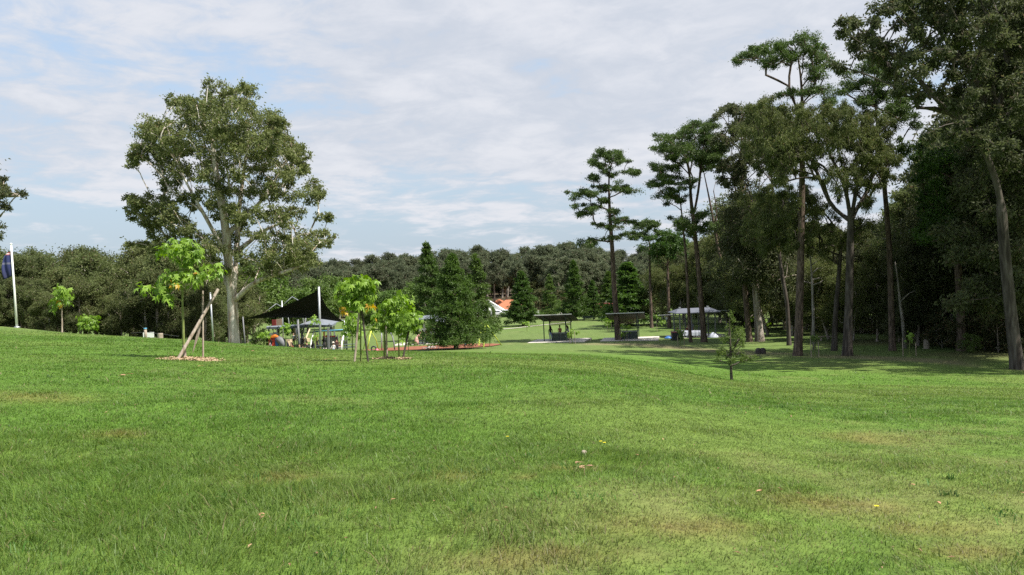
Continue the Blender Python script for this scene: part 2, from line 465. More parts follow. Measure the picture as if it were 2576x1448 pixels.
# one sheet of ground, fine in front of the camera and coarse elsewhere
ang = np.concatenate([np.linspace(-math.pi, -0.75, 50, endpoint=False), np.linspace(-0.75, 0.75, 560), np.linspace(0.75, math.pi, 51)[1:]])
rr = np.exp(np.linspace(math.log(0.5), math.log(2600), 330))
A, R = np.meshgrid(ang, rr, indexing='ij')
X = np.sin(A) * R; Y = np.cos(A) * R
Z = ground(X, Y)
nA, nR = A.shape
V = np.stack([X, Y, Z], -1).reshape(-1, 3)
C = lawn_color(X, Y).reshape(-1, 3)
i, j = np.meshgrid(np.arange(nA - 1), np.arange(nR - 1), indexing='ij')
q = np.stack([i * nR + j, i * nR + j + 1, (i + 1) * nR + j + 1, (i + 1) * nR + j], -1).reshape(-1, 4)
V = np.vstack([V, [[0, 0, float(ground(0, 0))]]]); C = np.vstack([C, LUSH])
ctr = len(V) - 1
tri = np.stack([np.full(nA - 1, ctr), np.arange(nA - 1) * nR, (np.arange(nA - 1) + 1) * nR], -1)
lawn = link('ground', make_mesh('ground', V, [q[:, ::-1], tri[:, ::-1]], M['lawn'], smooth=True, colors=C))
_nv = lawn.data.polygons[0].normal.z
if _nv < 0:
    lawn.data.flip_normals()
tag(lawn, kind='structure')

# ------------------------------------------------------------------ grass
def build_grass():
    rg = np.random.default_rng(5)
    K = 5400.0
    def dens(d): return K * np.where(d < 8, 1.0, (8 / d) ** 2.15)
    ds = np.linspace(3.6, 52, 800)
    pdf = dens(ds) * ds * 1.36
    tot = int(np.trapezoid(pdf, ds)) if hasattr(np, 'trapezoid') else int(np.trapz(pdf, ds))
    cdf = np.cumsum(pdf); cdf /= cdf[-1]
    n = tot
    d = np.interp(rg.random(n), cdf, ds)
    u = np.where(rg.random(n) < .74, rg.uniform(-0.68, 0.68, n), rg.choice([-1, 1], n) * (.66 + .62 * rg.random(n) ** 1.5))
    x = u * d; y = d
    tall = 0.16 + 0.9 * gauss(x, y, -3.4, 6, 4.0, 6.5) + 0.30 * sstep(y, 12, 18)
    tall = tall + 1.1 * np.clip(fbm(x, y, 1.1, 131, 3) - 0.50, 0, 1) * 2.0
    clumpn = fbm(x, y, 0.16, 141, 2)
    dry = dryness(x, y)
    tall = tall * (1 - 0.5 * dry) * (0.55 + 0.9 * clumpn)
    h = (0.011 + 0.036 * np.clip(tall, 0.05, 1.5) ** 1.2) * rg.uniform(0.5, 1.4, n)
    long_ = rg.random(n) < 0.02
    h = np.where(long_, h * 2.0, h)
    w = (0.0030 + 0.0032 * rg.random(n)) * np.maximum(1, d / 7.0) * np.where(long_, 1.6, 1)
    keep = rg.random(n) < (0.55 + 0.45 * np.clip(clumpn * 1.6, 0, 1)) * (1 - sstep(d, 34, 52))
    x, y, h, w, d, dry = (a[keep] for a in (x, y, h, w, d, dry)); n = len(x)
    z = ground(x, y) - 0.004
    a = rg.uniform(0, 2 * math.pi, n)
    lean = rg.uniform(0.3, 1.9, n) * h
    fl = fbm(x, y, 0.8, 151, 2) * 6.28 * 2
    lx = np.cos(a) * lean * .8 + np.cos(fl) * lean * .5; ly = np.sin(a) * lean * .8 + np.sin(fl) * lean * .5
    fa = a + rg.uniform(0.8, 2.3, n)
    wx = np.cos(fa) * w * .5; wy = np.sin(fa) * w * .5
    P0 = np.stack([x - wx, y - wy, z], -1); P1 = np.stack([x + wx, y + wy, z], -1)
    mx, my, mz = x + lx * .38, y + ly * .38, z + h * .62
    P2 = np.stack([mx + wx * .8, my + wy * .8, mz], -1); P3 = np.stack([mx - wx * .8, my - wy * .8, mz], -1)
    P4 = np.stack([x + lx, y + ly, z + h], -1)
    V = np.stack([P0, P1, P2, P3, P4], 1).reshape(-1, 3)
    k = np.arange(n) * 5
    q = np.stack([k, k + 1, k + 2, k + 3], -1); t = np.stack([k + 3, k + 2, k + 4], -1)
    c = lawn_color(x, y)
    j1 = rg.uniform(0.80, 1.22, (n, 1)); c = c * j1 * 1.14
    straw = (rg.random(n) < (0.04 + 0.18 * dry))[:, None]
    c = np.where(straw, np.array([0.24, 0.21, 0.10]) * rg.uniform(0.7, 1.1, (n, 1)), c)
    yel = (rg.random(n) < 0.12)[:, None]
    c = np.where(yel & ~straw, c * np.array([1.3, 1.1, 0.85]), c)
    C = np.repeat(c[:, None, :], 5, 1).reshape(-1, 3)
    o = link('grass', make_mesh('grass', V, [q, t], M['blade'], colors=C))
    tag(o, 'short mown green grass with yellowish dry blades covering the sloping lawn', 'grass', kind='stuff')
build_grass()

def build_weeds():
    """coarser, darker green tufts standing a little above the mown grass"""
    rg = np.random.default_rng(77)
    nt = 420
    d = 3.8 + 17 * rg.random(nt) ** 1.5; u = rg.uniform(-.68, .68, nt)
    sel = fbm(u * d, d, 1.6, 171, 2) > .50
    d, u = d[sel], u[sel]; x0, y0 = u * d, d; nt = len(d)
    per = rg.integers(8, 26, nt); ti = np.repeat(np.arange(nt), per); n = len(ti)
    sp = rg.uniform(.03, .13, nt)
    x = x0[ti] + rg.normal(0, 1, n) * sp[ti]; y = y0[ti] + rg.normal(0, 1, n) * sp[ti]
    z = ground(x, y) - .003
    h = rg.uniform(.025, .075, n) * rg.uniform(.6, 1.2, nt)[ti]; w = rg.uniform(.004, .010, n)
    a = rg.uniform(0, 6.283, n); lean = rg.uniform(.4, 1.6, n) * h
    lx, ly = np.cos(a) * lean, np.sin(a) * lean
    wx, wy = -np.sin(a) * w * .5, np.cos(a) * w * .5
    P = [np.stack(q_, -1) for q_ in ((x - wx, y - wy, z), (x + wx, y + wy, z), (x + lx * .4 + wx, y + ly * .4 + wy, z + h * .75), (x + lx * .4 - wx, y + ly * .4 - wy, z + h * .75), (x + lx, y + ly, z + h * .85))]
    V = np.stack(P, 1).reshape(-1, 3); k = np.arange(n) * 5
    c = np.array([.062, .150, .022]) * rg.uniform(.6, 1.5, (nt, 1))[ti] * rg.uniform(.8, 1.2, (n, 1))
    o = link('weeds', make_mesh('weeds', V, [np.stack([k, k + 1, k + 2, k + 3], -1), np.stack([k + 3, k + 2, k + 4], -1)], M['blade'], colors=np.repeat(c[:, None], 5, 1).reshape(-1, 3)))
    tag(o, 'coarse dark green weed tufts dotted through the near lawn', 'weeds', kind='stuff')
    # scattered crumbs of dry leaf and bark lying in the turf
    n = 260
    d = 4 + 22 * rg.random(n) ** 1.3; x = rg.uniform(-.66, .66, n) * d; y = d; z = ground(x, y) + .018
    s = rg.uniform(.008, .028, (n, 1)); ax = norm(rg.normal(0, 1, (n, 3)) * [1, 1, .25]); sd = norm(np.cross(ax, [[0.1, 0.05, 1.0]]))
    p = np.stack([x, y, z], -1)
    V = np.stack([p - ax * s, p - sd * s * .4 + [0, 0, .006], p + ax * s, p + sd * s * .4 + [0, 0, .006]], 1).reshape(-1, 3)
    o = link('leaf_litter', make_mesh('leaf_litter', V, [np.arange(n)[:, None] * 4 + np.arange(4)[None]], M['litter']))
    tag(o, 'tiny crumbs of dry leaf and bark scattered through the lawn', 'leaf litter', kind='stuff')

# ------------------------------------------------------------------ trees
UP = np.array([0, 0, 1.0])

def norm(v, ax=-1):
    return v / np.maximum(np.linalg.norm(v, axis=ax, keepdims=True), 1e-9)

def skeleton(trunks, clusters, rng, step=0.7, zmin=0.0, rise=0.45, wob=0.10, up=0.12):
    """trunks: list of (points (k,3), parent trunk or None, reach); clusters (n,3) -> nodes, parents, which are trunk"""
    P, par, isT = [], [], []
    def add_line(pts, first_parent, kind=2):
        pts = np.asarray(pts, float)
        seg = np.linalg.norm(np.diff(pts, axis=0), axis=1); s = np.concatenate([[0], np.cumsum(seg)])
        k = max(2, int(s[-1] / step) + 1)
        t = np.linspace(0, s[-1], k)
        q = np.stack([np.interp(t, s, pts[:, i]) for i in range(3)], -1)
        # soften the corners
        for _ in range(2):
            q[1:-1] = 0.25 * q[:-2] + 0.5 * q[1:-1] + 0.25 * q[2:]
        prev = first_parent
        for m_, p in enumerate(q):
            if m_ == 0 and first_parent >= 0: continue
            P.append(p); par.append(prev); isT.append(kind); prev = len(P) - 1
    for pts in trunks:
        fp = -1
        if P:
            dd = np.linalg.norm(np.array(P) - np.asarray(pts[0]), axis=1)
            if dd.min() < 2.5: fp = int(np.argmin(dd))
        add_line(pts, fp, 1 if fp < 0 else 2)
    if len(clusters):
        clusters = np.asarray(clusters)
        arr = np.zeros((len(P) + len(clusters) * 60, 3)); arr[:len(P)] = P
        nn = len(P); T0 = np.array(P)
        dT = np.array([np.linalg.norm(T0 - c, axis=1).min() for c in clusters])
        for ci in np.argsort(dT):
            c = clusters[ci]
            v = c - arr[:nn]; dist = np.linalg.norm(v, axis=1)
            hor = np.hypot(v[:, 0], v[:, 1])
            cost = dist + 1.6 * np.maximum(0, rise * hor - v[:, 2]) + np.where(arr[:nn, 2] < zmin, 50, 0)
            a = int(np.argmin(cost)); D = dist[a]
            if D < 0.25: continue
            k = max(1, min(40, int(math.ceil(D / step))))
            mid = arr[a] + (c - arr[a]) * 0.5 + UP * up * D + rng.normal(0, wob, 3) * D * 0.6
            prev = a
            for i_ in range(1, k + 1):
                t = i_ / k
                p = (1 - t) ** 2 * arr[a] + 2 * t * (1 - t) * mid + t * t * c
                if i_ < k: p = p + rng.normal(0, wob * 0.25 * step, 3)
                P.append(p); par.append(prev); isT.append(0); arr[nn] = p; prev = nn; nn += 1
    return np.array(P), np.array(par), np.array(isT)

def wood_mesh(name, P, par, isT, r0, mat, sides=7, rtip=0.018, expo=0.52, minr_trunk=0.0, flare=1.35):
    n = len(P)
    kids = np.zeros(n, int); cnt = np.zeros(n)
    for i_ in range(n):
        if par[i_] >= 0: kids[par[i_]] += 1
    cnt[kids == 0] = 1
    for i_ in range(n - 1, 0, -1):
        if par[i_] >= 0: cnt[par[i_]] += cnt[i_]
    r = np.maximum(rtip, r0 * (cnt / cnt.max()) ** expo)
    zr = P[:, 2] - P[0, 2]; H = max(zr.max(), 1)
    hc = np.clip(zr / H, 0, 1)
    mainT = isT == 1
    r = np.where(mainT, r0 * (1 - 0.58 * hc - 0.34 * sstep(hc, .5, 1)), np.minimum(r, 0.62 * r0))
    r = r * (1 + (flare - 1) * np.exp(-zr / (2.2 * r0 + .1)) * mainT)
    for i_ in range(1, n):
        p = par[i_]
        if p >= 0:
            lim = r[p] * (1.0 if isT[i_] == isT[p] else 0.62 if isT[i_] else 0.5)
            if isT[i_] == 2: r[i_] = max(r[i_], min(lim, .97 * r[p] if isT[p] == 2 else lim) * .915)
            r[i_] = max(min(r[i_], lim), rtip * .8)
    main = np.full(n, -1)
    for i_ in range(n - 1, 0, -1):
        p = par[i_]
        if p >= 0 and (main[p] < 0 or r[i_] >= r[main[p]]): main[p] = i_
    d = np.zeros((n, 3))
    has = par >= 0
    d[has] = norm(P[has] - P[par[has]])
    d2 = d.copy()
    mk = main >= 0
    d2[mk] = norm(d[mk] + d[main[mk]])
    d2[(~has) & mk] = d[main[(~has) & mk]]
    e = np.where(has)[0]; pe = par[e]
    cont = main[pe] == e
    dirA = np.where(cont[:, None], d2[pe], d[e]); rA = np.where(cont, r[pe], np.minimum(r[pe] * 0.85, r[e] * 1.35))
    dirB = d2[e]; rB = r[e]
    th = np.arange(sides) / sides * 2 * math.pi
    def ring(c, dr, rad_):
        ref = np.where(np.abs(dr[:, 2:3]) > 0.9, np.array([[1.0, 0, 0]]), np.array([[0, 0, 1.0]]))
        ref = np.broadcast_to(np.array([[1.0, 0.13, 0.05]]), dr.shape) * 0 + np.where(np.abs(dr[:, :1]) > 0.93, np.array([[0, 1.0, 0.1]]), np.array([[1.0, 0.0, 0.1]]))
        a_ = norm(np.cross(dr, ref)); b_ = np.cross(dr, a_)
        return c[:, None] + rad_[:, None, None] * (np.cos(th)[None, :, None] * a_[:, None] + np.sin(th)[None, :, None] * b_[:, None])
    RA = ring(P[pe], dirA, rA); RB = ring(P[e], dirB, rB)
    V = np.concatenate([RA, RB], 1).reshape(-1, 3)
    k = np.arange(len(e))[:, None] * 2 * sides; s = np.arange(sides)[None]
    s2 = (s + 1) % sides
    q = np.stack([k + s, k + s2, k + sides + s2, k + sides + s], -1).reshape(-1, 4)
    return make_mesh(name, V, [q], mat, smooth=True)

LEAF_Q = np.array([[0, 0, 0], [-.5, .45, .06], [0, 1, -.05], [.5, .45, .06]])

def leaf_mesh(name, centers, crad, nper, Lw, rng, mats, droop=0.3, outward=0.4, sub=5, subr=0.5, flat=1.0, shell=0.5, mat2=0.0, ref=None, tmpl=LEAF_Q, tf=None, up_bias=0.0):
    """leaf sized faces in lumps round the cluster centres; crad (n,3) or (3,)"""
    centers = np.asarray(centers); n = len(centers)
    crad = np.broadcast_to(np.asarray(crad, float), (n, 3))
    L_, W_ = Lw
    sc = norm(rng.normal(0, 1, (n, sub, 3))) * (rng.random((n, sub, 1)) ** 0.4) * (1 - subr * 0.5)
    ci = np.repeat(np.arange(n), nper)
    m_ = len(ci)
    si = rng.integers(0, sub, m_)
    v = rng.normal(0, 1, (m_, 3)) * subr * .52
    v[:, 2] *= flat
    off = (sc[ci, si] + v) * crad[ci]
    off *= np.where(rng.random((m_, 1)) < .12, rng.uniform(1.1, 1.9, (m_, 1)), 1)
    p = centers[ci] + off
    o_ = norm(off) * outward + norm(rng.normal(0, 1, (m_, 3))) * 0.8 + UP * (up_bias - droop)
    ax = norm(o_)
    sd = norm(np.cross(ax, norm(rng.normal(0, 1, (m_, 3)))))
    nr = np.cross(sd, ax)
    s = rng.uniform(0.65, 1.25, (m_, 1, 1))
    T = tmpl[None]
    V = p[:, None] + s * (T[..., 0:1] * W_ * sd[:, None] + T[..., 1:2] * L_ * ax[:, None] + T[..., 2:3] * L_ * nr[:, None])
    k = np.arange(m_)[:, None] * len(tmpl)
    faces = [k + np.arange(4)[None]] if tf is None else [ (k[:, None, :] + np.asarray(f_)[None]).reshape(-1, np.asarray(f_).shape[-1]) for f_ in tf ]
    mi = None
    if mat2 and isinstance(mats, list):
        mi = (rng.random(m_) < mat2).astype(int)
    return make_mesh(name, V.reshape(-1, 3), faces, mats, mat_idx=mi)

def blob_clusters(blobs, d, half, rng, k=1.0, spill=1.25):
    """blobs (px, py, rx, ry) as seen -> cluster centres in the world, spread through the crown's depth"""
    out_, rad_ = [], []
    xs = [b_[0] for b_ in blobs]
    xm = (min(xs) + max(xs)) / 2
    xw = max(xs) - min(xs) + 60
    mpp = d / FPX
    for b_ in blobs:
        cx, cy, rx, ry = b_[:4]
        kk = b_[4] if len(b_) > 4 else 1.0
        rx, ry = rx * 1.12, ry * 1.12
        area = math.pi * rx * ry * mpp * mpp
        nb = max(1, int(round(area * k * kk)))
        lim = half * math.sqrt(max(0.12, 1 - (2 * (cx - xm) / xw) ** 2))
        for q_ in range(nb):
            a = rng.uniform(0, 6.283); r_ = min(spill, abs(rng.normal(0, .62)) + .08) if spill > 1 else math.sqrt(rng.random()) * spill
            dd = d + rng.uniform(-lim, lim)
            out_.append(W(cx + math.cos(a) * rx * r_, cy + math.sin(a) * ry * r_, dd))
            rr_ = 0.5 * math.sqrt(rx * ry) * mpp
            rad_.append(min(1.6, max(0.5, rr_)) * rng.uniform(.6, 1.2))
    return np.array(out_), np.array(rad_)

def hero(name, label, px, d, trunks, blobs, half, leaf, bark, r0, k=1.0, nper=150, Lw=(.28, .12), crad=(1, 1, .75), droop=.3, seed=1, step=.7,
         zmin=3.0, rise=.45, wob=.12, up=.12, flat=1, sub=5, subr=.5, outward=.4, cat='tree', group=None, expo=.5, minr=0.0, zoff=0.0, mat2=None, m2=0, dtr=None, csc=1.0, flare=1.35, up_bias=0.0, dens_=1.35, spill=1.25):
    rng = np.random.default_rng(seed)
    b0 = base(px, d)
    root = empty(name, b0, label, cat, group)
    T = []
    for ti, tr in enumerate(trunks):
        pts = [W(p[0], p[1], d + (p[2] if len(p) > 2 else 0)) for p in tr]
        if ti == 0: pts = [b0 - np.array([0, 0, .25])] + pts
        T.append(np.array(pts) - b0)
    cl, cr = blob_clusters(blobs, d, half, rng, k * 1.35, spill)
    cl = cl - b0
    P_, par_, isT_ = skeleton(T, cl, rng, step, zmin, rise, wob, up)
    link('trunk', wood_mesh('trunk', P_, par_, isT_, r0, M[bark], expo=expo, minr_trunk=minr, flare=flare), root)
    cr3 = cr[:, None] * np.asarray(crad)[None] * csc
    mats = M[leaf] if mat2 is None else [M[leaf], M[mat2]]
    link('crown', leaf_mesh('crown', cl, cr3, int(nper * dens_), Lw, rng, mats, droop, outward, sub, subr, flat, mat2=m2, up_bias=up_bias), root)
    return root

M['litter'] = mat_leaf('litter_flake', (0.16, 0.09, 0.05), (0.42, 0.27, 0.17), None, .15, .7, .2, 3)
build_weeds()
# ---- the big gum on the left
def gz(l, ox, oy, s): return [(ox + b_[0] * s, oy + b_[1] * s, b_[2] * s, b_[3] * s) + tuple(b_[4:]) for b_ in l]
G = [(555,130,70,45),(690,150,70,50),(385,190,75,45),(470,220,100,60),(620,230,120,60),(780,270,100,60),(850,300,60,50),(240,320,90,55),
 (340,330,90,60),(500,320,110,70),(700,340,130,70),(860,350,60,50),(190,430,70,50),(160,470,40,45),(290,430,110,60),(430,400,80,60),
 (600,440,120,70,.7),(760,430,120,70),(900,430,80,60),(970,460,55,55),(350,540,90,60),(480,520,90,60,.6),(650,560,110,50,.6),(830,540,110,60,.8),
 (950,540,60,60),(280,600,40,30),(420,650,70,40,.6),(560,630,90,50,.5),(720,620,120,50,.6),(860,640,90,50,.8),(1000,620,85,50,.8),(1065,660,50,40,.7),
 (160,690,50,50),(240,680,100,50),(170,760,60,50),(300,740,90,50),(400,700,60,40,.7),(570,710,80,50),(680,740,80,50),(820,740,80,40),
 (930,760,70,45),(1070,750,50,28,.8),(240,830,50,40),(370,800,90,50),(550,880,90,60),(640,800,70,40,.7),(760,830,90,40,.6),(870,880,80,40),
 (980,890,110,60),(1090,860,50,45),(700,950,60,40,.6),(860,960,150,50),(980,960,100,40),(480,970,90,70),(560,1010,60,50),(800,1020,90,30,.6),
 (140,885,18,18),(210,890,30,20),(300,900,70,40,.8),(400,900,60,50)]
gs = lambda l: [tuple([257.6 + p[0] * .5115, 161 + p[1] * .5115] + list(p[2:])) for p in l]
hero('gum_tree', 'huge spreading gum tree with pale mottled trunk, the tallest tree left of the playground', 590, 75,
     [gs([(640, 1160), (632, 1060), (618, 960), (612, 850, -1), (590, 700, -2), (560, 560, -2), (540, 380, -2)]),
      gs([(640, 1150), (658, 1050), (655, 930, 1), (665, 800, 2), (680, 650, 2), (700, 500, 2), (720, 330, 2)]),
      gs([(655, 1160), (720, 1095, -1), (800, 1050, -2), (900, 1025, -3), (1000, 985, -3)]),
      gs([(618, 960), (560, 850, -2), (500, 740, -3), (420, 600, -3), (350, 450, -3)]),
      gs([(655, 930), (740, 860, 1), (840, 790, 2), (960, 780, 2)]),
      gs([(640, 1120), (560, 1000, 2), (480, 900, 3), (380, 820, 3)]),
      gs([(665, 800), (760, 700, -1), (840, 600, -1), (900, 480, -1)])],
     [b_ for b_ in gz(G, 257.6, 161, .5115)], 6.0, 'gum_leaf', 'gum_bark', .52, k=1.45, nper=150, Lw=(.25, .11), crad=(1, 1, .8), droop=.35,
     seed=3, zmin=5.2, rise=.9, wob=.10, expo=.5, sub=7, subr=.34, flare=1.25, csc=1.12, dens_=1.4, spill=.84)

def zt(ox, oy, s):
    pts = lambda l: [tuple([ox + p[0] * s, oy + p[1] * s] + list(p[2:])) for p in l]
    return pts, (lambda l: gz(l, ox, oy, s))
p7, b7 = zt(1416.8, 257.6, .40025)
p8, b8 = zt(1899.8, 0.0, .4448)

# ---- pines and gums to the right of the shelters
hero('pine_tree', 'solitary tall pine with layered flat branches beside the second picnic shelter', 1556, 90,
     [p7([(318, 1150), (310, 950), (292, 700), (285, 480), (300, 390), (328, 330)]), p7([(285, 470), (268, 390), (255, 330)])],
     b7([(250,325,75,30),(340,350,55,45),(190,375,35,28),(200,480,45,24),(430,440,60,18),(465,440,25,12),(350,540,75,28),(430,555,45,18),(150,575,95,20),(90,590,35,15),(250,535,50,18),
      (170,670,85,22),(110,710,30,20),(310,690,50,18),(370,735,75,18),(440,765,30,12),(250,610,40,20),(160,770,60,10,.5),(300,785,60,22),(190,885,70,26),(320,850,40,20),(250,400,40,25),(300,450,60,20)]),
     3.2, 'pine_leaf', 'pine_bark', 0.336, k=4.50, nper=150, Lw=(0.192, 0.080), crad=(1.05, 1.05, .55), droop=.05, sub=4, subr=.68, seed=11, zmin=6, rise=.18, wob=.13, up=.10, expo=.5, csc=0.94)
hero('pine_tree', 'small pine with a bare trunk and flat umbrella crown right of the solitary tall pine', 1639, 119,
     [p7([(545, 1100), (540, 860), (540, 800)])],
     b7([(540,775,85,22),(470,835,75,18),(600,825,45,18),(540,855,60,18),(430,845,40,14),(505,760,40,18)]),
     3.0, 'pine_leaf', 'pine_bark', 0.252, k=2.79, nper=130, Lw=(0.256, 0.112), crad=(1.1, 1.1, .6), sub=4, subr=.68, seed=12, zmin=8, rise=.5, expo=.5, droop=.05, csc=0.94)
hero('pine_tree', 'slender bare trunked pine just left of the large hip roofed shelter', 1684, 117,
     [p7([(658, 1150), (655, 1000), (660, 900)])],
     b7([(660,860,80,40),(640,930,90,45),(700,900,70,50),(720,850,50,30),(600,900,60,40)]),
     3.5, 'conifer_leaf', 'pine_bark', .28, k=1.6, nper=120, Lw=(.32, .14), crad=(1.1, 1.1, .6), seed=13, zmin=6, rise=.5, expo=.5, csc=1.2)
hero('pine_tree', 'thin pine leaning left with sparse feathery branches in front of the hip roofed shelter', 1738, 84,
     [p7([(795, 1440), (772, 980), (745, 700), (728, 560), (712, 430)])],
     b7([(610,420,62,26),(570,395,30,12),(650,500,110,30),(590,520,50,20),(660,580,85,26),(640,640,60,12,.5),(700,410,60,35),(640,470,60,30),(720,620,60,25),(700,560,50,30)]),
     2.6, 'pine_leaf', 'pine_bark', 0.185, k=4.03, nper=130, Lw=(0.176, 0.072), crad=(1.05, 1.05, .55), sub=4, subr=.68, seed=14, zmin=8, rise=.2, expo=.5, droop=.1, csc=0.90)
hero('pine_tree', 'tall pine with thick curving trunk and broad forked crown at the hip roofed shelter', 1771, 84,
     [p7([(878, 1400), (850, 1050), (822, 780), (800, 600), (795, 430), (760, 330), (740, 250)]), p7([(822, 700), (850, 560), (865, 400), (885, 250)]), p7([(797, 440), (820, 330), (830, 220)])],
     b7([(800,170,60,32),(880,160,75,38),(930,150,50,25),(700,225,90,38),(760,290,130,50),(900,250,90,60),(640,270,50,30),(610,300,30,20),(930,340,60,32),(860,330,80,50),
      (740,780,90,26),(760,750,70,26),(860,710,50,42),(830,790,90,36),(800,500,70,35,.5),(690,350,60,30),(970,300,50,60)]),
     4.0, 'pine_leaf', 'pine_bark', 0.319, k=3.88, nper=150, Lw=(0.184, 0.080), crad=(1.1, 1.1, .6), sub=4, subr=.68, seed=15, zmin=8, rise=.7, expo=.5, droop=.1, csc=0.94)
hero('pine_tree', 'leaning slim pine with a pale dead side branch right of the hip roofed shelter', 1842, 106,
     [p7([(1060, 1420), (1020, 1130), (965, 880), (925, 640), (892, 480), (872, 390)]), p7([(950, 800), (985, 860, 1), (1010, 930, 1), (1018, 1000, 1)]), p7([(955, 790), (968, 680), (945, 560)])],
     b7([(940,340,70,55),(980,770,55,20),(940,790,40,16),(930,400,70,30),(880,380,60,40,.7),(1000,420,40,40)]),
     3.0, 'pine_leaf', 'pine_bark', 0.269, k=2.48, nper=120, Lw=(0.224, 0.096), crad=(1.1, 1.1, .6), sub=4, subr=.68, seed=16, zmin=12, rise=.5, expo=.5, csc=0.94)
hero('gum_tree', 'tall thin trunked gum with an airy crown left of the pale stout trunk', 1886, 82,
     [p7([(1160, 1400), (1140, 1150), (1127, 800), (1120, 600), (1128, 400), (1120, 200)])],
     b7([(1050,50,80,40),(960,70,40,28),(1120,40,60,35),(1120,130,110,60),(1050,170,60,50),(1060,250,80,50),(1160,270,80,60),(1050,350,60,40,.7),(1120,420,90,60),(1000,400,50,50),(1030,510,55,35),(1110,500,80,50),(1080,560,40,40,.7),(1130,620,50,60,.7),(1180,350,70,60),(1105,720,60,70),(1060,720,20,40),(1090,800,60,60)]),
     4.0, 'gum_dark_leaf', 'pine_bark', .30, k=1.5, nper=150, Lw=(.26, .11), crad=(1, 1, .8), seed=17, zmin=6, rise=.6, expo=.5, csc=1.2, droop=.4)
hero('gum_tree', 'stout gum with smooth pale lower trunk, grey above and brown at the foot', 1911, 82,
     [[(1910, 850), (1906, 790), (1901, 735), (1897, 650), (1893, 560)]],
     [(1890,680,45,40),(1930,640,60,50),(1880,600,50,45),(1940,590,60,50),(1850,640,40,50),(1905,540,50,45),(1960,670,50,40),(1860,560,40,40),(1960,540,50,50)],
     5.0, 'gum_dark_leaf', 'gum_bark_grey', .43, k=1.4, nper=140, Lw=(.28, .12), crad=(1, 1, .8), seed=18, zmin=5, rise=.6, csc=1.25, droop=.4, minr=.32)
hero('pine_tree', 'very tall dark straight pine with thick trunk, its crown rising above the drooping trees', 2006, 60,
     [[(2010, 800), (2013, 700), (2017, 500), (2019, 300), (2018, 262), (2016, 200), (2008, 150)], p8([(262, 640), (215, 600), (190, 520), (185, 420), (215, 320)]), p8([(185, 490), (110, 430), (60, 425)])],
     b8([(-85,335,35,22),(-45,310,50,24),(0,275,50,26),(60,285,70,30),(20,300,40,25),(150,262,60,30),(270,220,60,26),(310,205,30,18),(300,285,90,42),(390,325,60,32),(420,370,40,20),(60,375,60,22),(120,340,60,30),(340,400,60,32),(370,430,30,25),(300,515,130,28),(190,525,50,24),(410,560,50,22),(220,330,60,35)]),
     3.4, 'pine_leaf', 'pine_bark', 0.319, k=4.96, nper=150, Lw=(0.152, 0.064), crad=(1, 1, .62), sub=4, subr=.68, seed=19, zmin=10, rise=.5, expo=.5, csc=0.86, droop=.05)
DB = [(60,640,90,50),(0,620,50,40),(160,620,110,45),(270,630,100,50),(400,640,110,50),(520,650,110,55),(640,670,100,55),(100,720,130,60),(240,720,120,60),(380,730,130,60),(520,740,120,60),(650,750,110,60),
      (60,810,100,60),(180,820,120,60),(320,820,110,50),(450,810,110,50),(580,820,110,50),(690,820,80,60),(90,900,90,60),(200,900,90,50),(300,880,70,40,.7),(620,900,80,60),(730,870,55,90),(120,1010,70,45,.5),(300,960,80,50,.5),(400,1000,60,50,.4),(500,960,60,50,.5),(600,990,70,50,.5),(690,1040,50,60,.5),(560,1080,60,50,.5),(640,1130,60,60,.6),(470,1090,50,50,.5),(740,960,40,50,.7),(680,960,70,60),(150,960,70,50,.7),(560,960,80,50,.6),(460,900,70,40,.5)]
hero('drooping_tree', 'wide drooping olive green tree with forked trunks at the middle of the right hand wood', 2131, 58,
     [[(2132, 860), (2136, 760), (2138, 640), (2140, 556)], p8([(540, 1250), (520, 1100), (480, 980), (420, 880), (380, 760), (360, 660)]), p8([(545, 1230), (580, 1020), (620, 900), (640, 760)]), p8([(540, 1250, .5), (430, 1180, 1), (360, 1000, 2), (300, 860, 2), (230, 740, 2), (150, 680, 2)]), p8([(545, 1230), (640, 1080, 1), (680, 940, 1), (700, 820, 1)])],
     b8(DB), 5.2, 'droop_leaf', 'dark_bark', 0.336, k=3.10, nper=190, Lw=(0.200, 0.052), crad=(1, 1, 1.05), seed=20, zmin=8, rise=.9, expo=.5, csc=0.86, droop=1.0, outward=.2, wob=.12)
hero('drooping_tree', 'lower drooping tree whose leaning dark trunk stands left of the forked one', 2098, 64,
     [[(2100, 820), (2106, 740), (2111, 686), (2116, 600)], p8([(480, 1340), (400, 1200), (300, 1150), (160, 1150)])],
     b8([(60,1130,90,60),(160,1110,90,50),(270,1120,90,60),(90,1210,110,60),(230,1210,110,60),(340,1190,80,60),(60,1290,100,60),(190,1300,110,60),(330,1290,90,60),(430,1290,80,60),(60,1380,90,60),(200,1380,100,50),(420,1380,90,60),(540,1340,80,60),(600,1280,70,60)]),
     4.5, 'droop_leaf', 'dark_bark', 0.227, k=2.79, nper=170, Lw=(0.200, 0.052), crad=(1, 1, 1.0), seed=21, zmin=4, rise=.6, csc=0.90, droop=.9, outward=.2)
